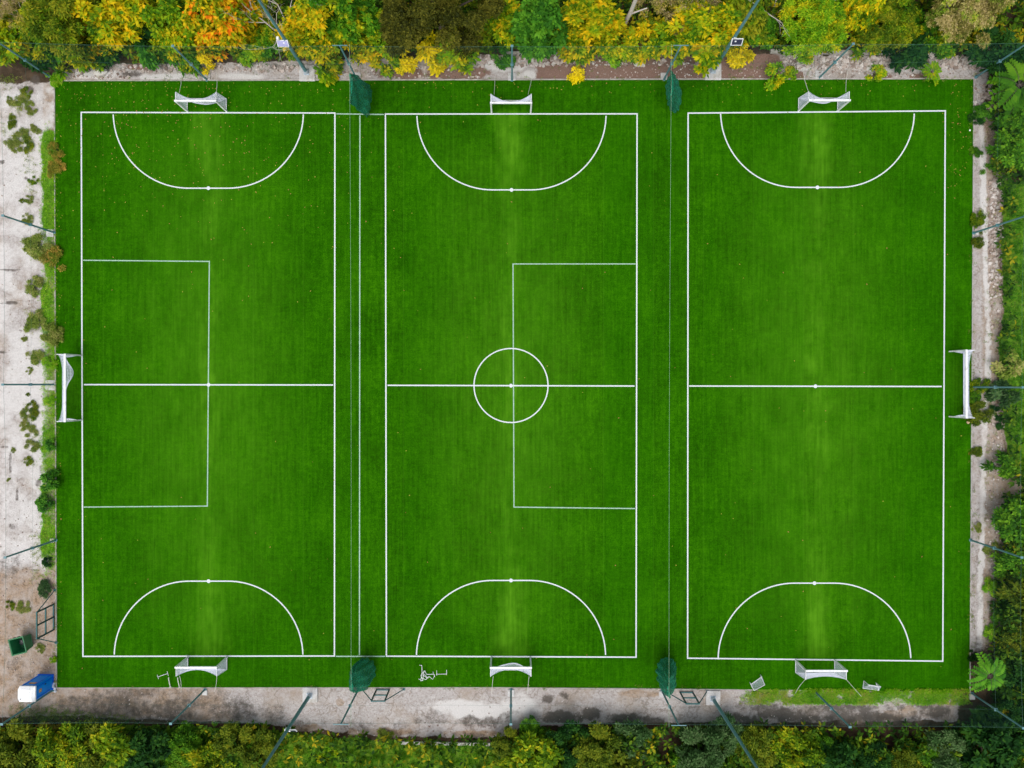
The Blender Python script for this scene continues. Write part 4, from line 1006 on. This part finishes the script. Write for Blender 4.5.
right_plants = [
 ('M', 'green', 1023, 118, 19, 'green bush under the large fronds at the right'),
 ('B', 'emerald', 986, 112, 10, 'small emerald bush beside the rubble near the top right corner'),
 ('M', 'green', 1013, 150, 17, 'mid green bush on the right above the lawn'),
 ('B', 'green', 992, 166, 9, 'small bright green bush at the narrow neck of the right path'),
 ('B', 'dark', 977, 118, 7, 'small dark bush growing against the kerb at top right'),
 ('B', 'green', 977, 152, 6, 'small green bush growing against the kerb above the right fence post'),
 ('B', 'yellowgreen', 978, 218, 8, 'yellow green bush on the path above the upper right fence post'),
 ('B', 'olive', 979, 240, 7, 'olive bush on the path just below the upper right fence post'),
 ('B', 'yellowgreen', 981, 384, 9, 'yellow bush on the path behind the right hand goal'),
 ('B', 'green', 976, 396, 8, 'green bush on the path just below the middle right fence post'),
 ('B', 'olive', 980, 413, 13, 'large olive bush on the path at the lower end of the right hand goal'),
 ('S', 'weed', 1008, 364, 12, 'pale weedy bush at the edge of the lawn on the right'),
 ('S', 'grey', 1006, 396, 12, 'grey green bush right of the path behind the right hand goal'),
 ('B', 'dark', 995, 410, 5, 'small round dark bush in the middle of the right path'),
 ('B', 'dark', 999, 422, 6, 'round dark bush just below the small one on the right path'),
 ('B', 'olive', 976, 452, 6, 'small olive bush against the kerb below the right hand goal'),
 ('S', 'green', 1004, 466, 12, 'green bush on the stony patch right of the path'),
 ('M', 'green', 1023, 522, 21, 'rounded green bush at the right edge directly below the sandy patch'),
 ('M', 'green', 1017, 565, 15, 'mid green bush at the right edge, second below the sandy patch'),
 ('M', 'olive', 1021, 596, 19, 'olive green bush at the right edge, third below the sandy patch'),
 ('F', 'olive', 1017, 636, 17, 'olive bush at the right edge above the fronds'),
 ('F', 'green', 1000, 618, 7, 'light green bush beside the lower part of the right path'),
 ('M', 'dark', 1025, 680, 17, 'dark green bush right of the fronds near the bottom right corner'),
 ('F', 'dark', 1009, 712, 17, 'dark green bush crossed by the bottom right corner post'),
 ('M', 'dark', 1025, 726, 17, 'dark bush at the right edge above the bottom right corner'),
 ('B', 'green', 984, 720, 12, 'green bush left of the bottom right corner post'),
 ('S', 'yellowgreen', 1000, 722, 7, 'small yellow green bush right under the bottom right corner post'),
 ('B', 'dark', 974, 656, 6, 'small dark bush against the kerb at the lower right'),
 ('B', 'weed', 992, 548, 7, 'low pale weeds on the stony outer side of the right path'),
 ('B', 'grass', 994, 588, 9, 'low bright green weeds beside the lower right path, upper patch'),
 ('B', 'grass', 993, 634, 8, 'low bright green weeds beside the lower right path, lower patch'),
 ('B', 'weed', 977, 528, 5, 'low weeds at the foot of the lower right fence post'),
]
for p in right_plants: plant(*p, group=GR)
left_plants = [
 ('B', 'rust', 56, 150, 8, 'rust brown bush leaning over the turf at the upper left'),
 ('B', 'rust', 54, 168, 9, 'rust brown bush just below another, leaning over the turf at upper left'),
 ('B', 'weed', 38, 246, 13, 'olive bush below the upper left fence post'),
 ('B', 'rust', 53, 259, 12, 'brown and olive bush leaning over the turf below the upper left fence post'),
 ('B', 'weed', 35, 287, 9, 'yellowish bush on the yard below the brown and olive bush'),
 ('B', 'weed', 33, 322, 10, 'olive bush on the yard above the left hand goal'),
 ('B', 'weed', 51, 333, 11, 'olive bush on the verge just above the left hand goal'),
 ('B', 'weed', 34, 356, 8, 'round olive bush on the yard level with the top of the left hand goal'),
 ('B', 'grass', 50, 362, 7, 'green bush on the verge behind the left hand goal'),
 ('B', 'grass', 50, 400, 6, 'green bush on the verge below the middle left fence post'),
 ('S', 'emerald', 51, 445, 5, 'round emerald bush on the verge below the left hand goal'),
 ('S', 'emerald', 50, 482, 9, 'emerald bush on the verge, larger of the lower left ones'),
 ('S', 'emerald', 43, 504, 7, 'emerald bush spilling onto the yard at the lower left'),
 ('B', 'grey', 45, 590, 8, 'grey green bush above the double bay gate frame'),
 ('S', 'dark', 47, 562, 4, 'small dark green bush below the lower left fence post'),
 ('S', 'lime', 52.5, 660, 3, 'tiny lime bush between the double gate frame and the portable toilet'),
 ('B', 'grass', 54, 78, 8, 'small green bush at the top left corner of the turf'),
]
for p in left_plants: plant(*p, group=GL)
weeds_px = [(26, 92, 5), (22, 102, 7), (9, 102, 4), (10, 122, 6), (31, 108, 5), (22, 136, 7), (28, 145, 6), (14, 144, 7), (36, 128, 5), (33, 180, 4), (29, 200, 4), (28, 220, 5), (22, 200, 2.5), (24, 338, 3), (29, 371, 3), (33, 407, 5), (25, 414, 5), (24, 423, 4), (36, 416, 5), (30, 432, 6), (33, 446, 6), (29, 461, 4), (14, 450, 2.5), (9, 480, 2), (10, 606, 4), (23, 607, 6), (41, 648, 4), (28, 394, 2)]
for i, (x, y, r) in enumerate(weeds_px):
    plant('G', ('olive', 'weed', 'weed')[i % 3], x, y, r * 1.15, 'small weed clump growing from a crack in the pale concrete yard', group='weed clumps on the concrete yard', name='weed_clump')['category'] = 'weed'

# sumac-like plants with long radiating fronds
def frond_plant(px, py, h, n_, Lf, col, label, seed):
    rg = np.random.default_rng(seed); V_a = []; T = []
    m = MB(); m.path([(0, 0, -.05), (.05, .02, h * .5), (0, 0, h)], .06, .04, 7)
    for k in range(n_):
        a = 2 * np.pi * k / n_ + rg.normal(0, .15); el = rg.uniform(.05, .7); Lk = Lf * rg.uniform(.75, 1.1)
        dv = np.array([math.cos(a), math.sin(a), 0]); sd = np.array([-math.sin(a), math.cos(a), 0])
        def pos(t): return np.array([0, 0, h]) + dv * Lk * t * math.cos(el) + np.array([0, 0, 1]) * (Lk * t * math.sin(el) - .55 * Lk * t * t)
        m.path([Vector(pos(t)) for t in (0, .35, .7, 1)], .02, .008, 4)
        tk = rg.uniform(.2, .9)
        for t in np.linspace(.2, 1, 8):
            p = pos(t); ll = Lk * .34 * (1 - .55 * abs(t - .45)) 
            for s in (-1, 1):
                d_ = unit(sd * s + dv * .55 + np.array([0, 0, -.15])); tip = p + d_ * ll; wv_ = unit(np.cross(d_, [0, 0, 1])) * ll * .30; mid = p + d_ * ll * .45 + np.array([0, 0, .02])
                V_a.append([p, mid - wv_, tip, mid + wv_]); T.append(np.clip(tk + rg.normal(0, .1), 0, 1))
    root = thing('sumac', label, 'shrub', at(px, py, h * .8) * 1.0, 0, 'sumacs with long radiating fronds'); root.location.z = 0
    m.build('stem', M['bark'], root)
    Vv = np.array(V_a).reshape(-1, 3)
    link_mesh('fronds', np_mesh('fronds', Vv, np.arange(len(Vv)).reshape(-1, 4), L[col], np.array(T)), root)
frond_plant(1014, 88, 2.6, 15, 2.3, 'green2', 'large sumac with long green fronds at the right edge near the top corner', 1)
frond_plant(986, 674, 2.0, 14, 1.45, 'emerald', 'sumac with broad green fronds at the lower right corner of the turf', 2)
frond_plant(930, 73, 1.0, 12, .95, 'lime', 'low yellow green sumac beside the kerb at the top right', 3)
frond_plant(458, 50, 1.4, 12, 1.3, 'lime', 'lime green sumac leaning from under the big dark oak', 4)
frond_plant(428, 52, 1.2, 11, 1.0, 'gold', 'golden sumac under the big dark oak', 5)

# bare trees
def bare_tree(px, py, h, label, seed, mat, stems=3, lean=(0, 0), twigs=4):
    rnd = random.Random(seed); root = thing('bare_tree', label, 'tree', at(px, py), 0, 'bare trees behind the top fence')
    tr = MB(); br = MB()
    def grow(mb, p, d, l, r, depth):
        q = p + d * l * .5 + Vector((rnd.uniform(-.06, .06), rnd.uniform(-.06, .06), 0)) * l; e = q + (d + Vector((rnd.uniform(-.15, .15), rnd.uniform(-.15, .15), 0))).normalized() * l * .5
        mb.path([p, q, e], r, r * .55, 6)
        if depth <= 0: return
        for k in range(rnd.choice((2, 3))):
            nd = (d + Vector((rnd.uniform(-.8, .8), rnd.uniform(-.8, .8), rnd.uniform(-.1, .35)))).normalized()
            grow(br, e if k else q, nd, l * rnd.uniform(.55, .8), r * .5, depth - 1)
    for s in range(stems):
        a = 2 * math.pi * s / stems + rnd.uniform(-.4, .4); sp = .55 if stems > 1 else 0
        d_ = Vector((math.cos(a) * sp + lean[0], math.sin(a) * sp + lean[1], 1)).normalized()
        grow(tr, Vector((0, 0, -.05)), d_, h * .45, .11 if stems == 1 else .07, twigs)
    tr.build('trunk', M[mat], root); br.build('branches', M[mat], root)
bare_tree(292, 40, 6.5, 'bare pale branched tree crossed by the lavender panel mast', 3, 'bark_pale', 4, (0, .1), 4)
bare_tree(772, 16, 5.5, 'bare white branched tree right of the dark blue panel mast', 5, 'bark_pale', 3, (0, 0), 3)
bare_tree(788, 14, 5.5, 'bare white tree with one long branch over the lime tree', 8, 'bark_pale', 2, (.7, .1), 3)
# tall dry tree whose pale trunk is seen
rt = plant('X', 'dry', 662, -16, 30, 'tall dry tan tree with a leaning pale trunk', group=GT)
b_ = at(621, 30); e_ = at(638, -6, 6.5)
old = [o for o in rt.children if o.name.startswith('trunk')][0]
inv = (Matrix.Translation(rt.location) @ Matrix.Rotation(rt.rotation_euler.z, 4, 'Z') @ Matrix.Diagonal((*rt.scale, 1))).inverted()
m = MB(); m.path([inv @ b_, inv @ (b_.lerp(e_, .5) + Vector((.1, 0, 0))), inv @ e_], .24, .17, 10)
m.path([inv @ b_.lerp(e_, .45), inv @ at(647, 8, 4.2)], .09, .05, 7); m.path([inv @ e_, inv @ at(640, -30, 7)], .16, .08, 7)
old.data = m.mesh('trunk', M['bark_pale'])

# ------------------------------------------------------------------ stuff: undergrowth, grass, leaves, stones
def sample(poly_mask, n_, u0, u1, v0, v1, rg):
    u = rg.uniform(u0, u1, n_ * 3); v = rg.uniform(v0, v1, n_ * 3); k = rg.uniform(0, 1, n_ * 3) < poly_mask(u, v)
    return u[k][:n_], v[k][:n_]
def scatter(name, regions, size, nl, wid, mat, label, cat, spread=.8, zr=(.05, .5), droop=.1, seed=0, tv=.35):
    rg = np.random.default_rng(seed); Vs = []; Fs = []; Ts = []; o = 0
    for fn, cnt, u0, u1, v0, v1, tb0 in regions:
        u, v = sample(fn, cnt, u0, u1, v0, v1, rg); k = len(u)
        if not k: continue
        z = rg.uniform(zr[0], zr[1], k) * (.4 + 1.2 * fbm(u / 14, v / 14, seed + 3, 3))
        c_ = np.stack([(u - 512) / PX, (384 - v) / PX, z], -1)
        nr_ = unit(np.array([0, 0, 1.]) + rg.normal(0, .35, (k, 3)))
        tb_ = np.clip(tb0 + (fbm(u / 16, v / 16, seed + 8, 3) - .5) * .9 + rg.normal(0, .12, k), 0, 1)
        a, f, t_ = tufts(c_, nr_, size, nl, wid, spread, rg, tb_, tv, droop); Vs.append(a); Fs.append(f + o); Ts.append(t_); o += len(a)
    me = np_mesh(name, np.concatenate(Vs), np.concatenate(Fs), mat, np.concatenate(Ts))
    ob = link_mesh(name, me); tag(ob, label, cat, None, 'stuff'); return ob
one = lambda u, v: np.ones_like(u)
def mfn(*names):
    def f(u, v):
        m_ = masks(u, v); return np.clip(sum(m_[k] for k in names), 0, 1)
    return f
def thick_top(u, v):
    m_ = masks(u, v); return np.clip(1 - m_['top'] * 1.2, 0, 1) * (v < 66) * (1 - blobs(u, v, ((500, 15, 16, 9), (480, 40, 8, 6), (860, 40, 12, 5), (905, 32, 12, 8), (765, 48, 10, 8), (618, 38, 6, 8))))
def blobs(u, v, L_):
    r_ = np.zeros_like(u)
    for b in L_: r_ = np.maximum(r_, blob(u, v, *b))
    return r_
def thick_bot(u, v):
    m_ = masks(u, v); return np.clip(1 - m_['strip'] * 1.3 - m_['green'], 0, 1) * (v > 722) * (1 - .9 * blobs(u, v, ((670, 745, 18, 22), (640, 765, 10, 10), (880, 730, 60, 8), (930, 728, 30, 9), (800, 730, 30, 5), (960, 740, 20, 10))))
def thick_right(u, v):
    m_ = masks(u, v); return np.clip(1 - m_['rpath'] * 1.2 - m_['green'], 0, 1) * (1 - blobs(u, v, ((1012, 488, 18, 10),)))
scatter('undergrowth', [(thick_top, 5200, -20, 1045, -20, 64, .5), (thick_bot, 5600, -20, 1045, 722, 800, .42), (thick_right, 3200, 990, 1046, 60, 800, .36)], .46, 6, .22, L['under'], 'tangled dark green undergrowth filling the ground between the bushes', 'undergrowth', zr=(.1, 1.5), seed=5)
scatter('rough_grass', [(mfn('green'), 4600, 40, 545, 724, 800, .5), (mfn('green'), 3200, 990, 1046, 165, 500, .4)], .22, 8, .09, L['lawn'], 'rough green grass below the concrete path and on the right side', 'grass', spread=1.25, zr=(.02, .12), seed=6)
scatter('verge_grass', [(mfn('green'), 2200, 38, 57, 120, 590, .45), (lambda u, v: masks(u, v)['green'] * (fbm(u / 10, v / 6, 61, 3) > .36), 4500, 735, 972, 689, 706, .6)], .17, 7, .08, L['grass'], 'short bright grass on the left verge and below the right pitch', 'grass', spread=1.2, zr=(.0, .06), seed=7)
edge_f = lambda u, v: (fbm(u / 10, v / 10, 95, 3) > .5) * 1.0
scatter('yard_weeds', [(edge_f, 160, 54, 59, 84, 686, .35), (edge_f, 160, 968, 974, 84, 690, .25), (edge_f, 170, 60, 970, 77, 82, .3), (edge_f, 110, 60, 745, 685, 689, .35), (lambda u, v: masks(u, v)['rpath'] * (fbm(u / 6, v / 9, 96, 3) > .55), 260, 984, 1006, 120, 650, .4), (mfn('ingrown'), 1300, -10, 48, 75, 600, .5), (mfn('ingrown'), 500, 10, 150, 700, 724, .3), (lambda u, v: masks(u, v)['top'] * (fbm(u / 12, v / 8, 91, 3) > .62), 260, 60, 985, 56, 79, .2), (lambda u, v: masks(u, v)['rpath'] * (fbm(u / 8, v / 12, 92, 3) > .66), 160, 972, 1004, 90, 650, .25)], .16, 6, .09, L['weed'], 'low dry weeds sprouting through concrete and rubble', 'weeds', spread=1.1, zr=(.0, .05), seed=8)
# fallen leaves
rg = np.random.default_rng(12)
u = np.concatenate([rg.normal(150, 120, 520), rg.uniform(62, 965, 170), rg.normal(957, 9, 60), rg.uniform(62, 965, 160), rg.uniform(58, 62, 60)]); v = np.concatenate([86 + np.abs(rg.normal(0, 75, 520)), rg.uniform(86, 680, 170), rg.uniform(90, 200, 60), 82.5 + np.abs(rg.normal(0, 6, 160)), rg.uniform(84, 680, 60)])
k = (u > 59) & (u < 966) & (v < 684); u, v = u[k], v[k]
a = rg.uniform(0, 6.28, len(u)); s_ = rg.uniform(.03, .075, len(u))
cx = (u - 512) / PX; cy = (384 - v) / PX
Vv = np.stack([np.stack([cx + s_ * np.cos(a + q) * f, cy + s_ * np.sin(a + q) * f, np.full_like(cx, .05) + (.012 if f < 1 else 0)], -1) for q, f in ((0, 1), (1.57, .6), (3.14, 1), (4.71, .6))], 1).reshape(-1, 3)
o = link_mesh('fallen_leaves', np_mesh('fallen_leaves', Vv, np.arange(len(Vv)).reshape(-1, 4), L['litter'], rg.uniform(0, 1, len(u)))); tag(o, 'small yellow fallen leaves scattered over the turf, thickest at the top left', 'leaves', None, 'stuff')
# rubble
def stones(name, regs, label, seed):
    rg = random.Random(seed); m = MB()
    for (u0, u1, v0, v1, cnt, s0, s1) in regs:
        for i in range(cnt):
            x = rg.uniform(u0, u1); y = rg.uniform(v0, v1); s = rg.uniform(s0, s1) * rg.choice((.6, 1, 1)); p = at(x, y)
            rot = Matrix.Rotation(rg.uniform(0, 6.28), 3, 'Z') @ Matrix.Rotation(rg.uniform(-.4, .4), 3, 'X')
            c_ = Vector((p.x, p.y, s * .12)); vs = [rot @ Vector((sx_ * s * rg.uniform(.32, .55), sy * s * rg.uniform(.25, .5), sz * s * rg.uniform(.2, .35))) for sz in (-1, 1) for sy in (-1, 1) for sx_ in (-1, 1)]
            m.add([c_ + q for q in vs], [(0, 2, 3, 1), (4, 5, 7, 6), (0, 1, 5, 4), (2, 6, 7, 3), (0, 4, 6, 2), (1, 3, 7, 5)])
    tag(m.build(name, M['stone_mix']), label, 'rubble', None, 'stuff')
sm, snt, sb = node_mat('stone_mix'); n = N(snt)
gi = n.new('ShaderNodeNewGeometry')
c = n.ramp(gi.outputs['Random Per Island'], [(.0, (.20, .14, .11)), (.3, (.44, .35, .30)), (.65, (.62, .54, .49)), (1, (.76, .72, .68))])
c = n.mix(n.math('MULTIPLY', n.noise(9, 4, .6, n.coord()), .5), c, (.27, .2, .17)); n.link(c, sb.inputs['Base Color']); sb.inputs['Roughness'].default_value = .9
M['stone_mix'] = sm
stones('rubble', [(780, 985, 56, 69, 620, .10, .34), (475, 572, 56, 66, 230, .1, .34), (560, 700, 60, 66, 120, .08, .26), (120, 330, 64, 72, 240, .08, .28), (70, 130, 70, 79, 60, .08, .24), (330, 480, 66, 78, 150, .06, .2), (560, 780, 66, 78, 150, .04, .13), (800, 960, 69, 77, 120, .06, .2)], 'broken pale rubble strewn along the strip behind the top fence', 1)
stones('gravel', [(60, 960, 690, 722, 500, .03, .10), (300, 520, 722, 738, 160, .04, .12), (-5, 46, 90, 680, 330, .03, .10), (0, 56, 560, 700, 160, .03, .10), (973, 990, 90, 650, 160, .03, .10)], 'loose gravel and crumbs of concrete lying on the worn paving', 3)
stones('rubble', [(974, 995, 84, 120, 110, .1, .34), (989, 1002, 180, 285, 330, .1, .3), (990, 1001, 285, 330, 40, .08, .22), (992, 1004, 380, 480, 120, .06, .2), (985, 1002, 490, 560, 80, .05, .18), (986, 996, 560, 650, 50, .05, .16)], 'broken pinkish rubble along the outer side of the right path', 2)
def rock(px, py, r, label, seed):
    m = MB(); rnd = random.Random(seed); ns, nr_ = 12, 7; vs = []
    for j in range(nr_ + 1):
        th = math.pi * j / nr_
        for i in range(ns):
            ph = 2 * math.pi * i / ns; k = r * (1 + .18 * math.sin(2 * ph + seed) + rnd.uniform(-.08, .08))
            vs.append((k * math.sin(th) * math.cos(ph), .75 * k * math.sin(th) * math.sin(ph), .45 * k * math.cos(th)))
    m.add(vs, [(j * ns + i, j * ns + (i + 1) % ns, (j + 1) * ns + (i + 1) % ns, (j + 1) * ns + i) for j in range(nr_) for i in range(ns)])
    o = m.build('rock', M['rock']); o.location = at(px, py); o.location.z = r * .2; tag(o, label, 'rock', 'pale boulders on the strip behind the top fence')
rock(101, 72.5, .5, 'large pale rock on the strip below the bright yellow tree', 1)
rock(639, 64, .42, 'oval pale rock on the brown strip below the leaning pale trunk', 2)
rock(333, 73, .4, 'pale flat rock on the rubble right of the lavender panel mast', 3)
rock(853, 53, .3, 'white rock on the boundary kerb behind the top right goal', 4)
rock(1003, 467, .3, 'grey rock among weeds right of the side path', 5)
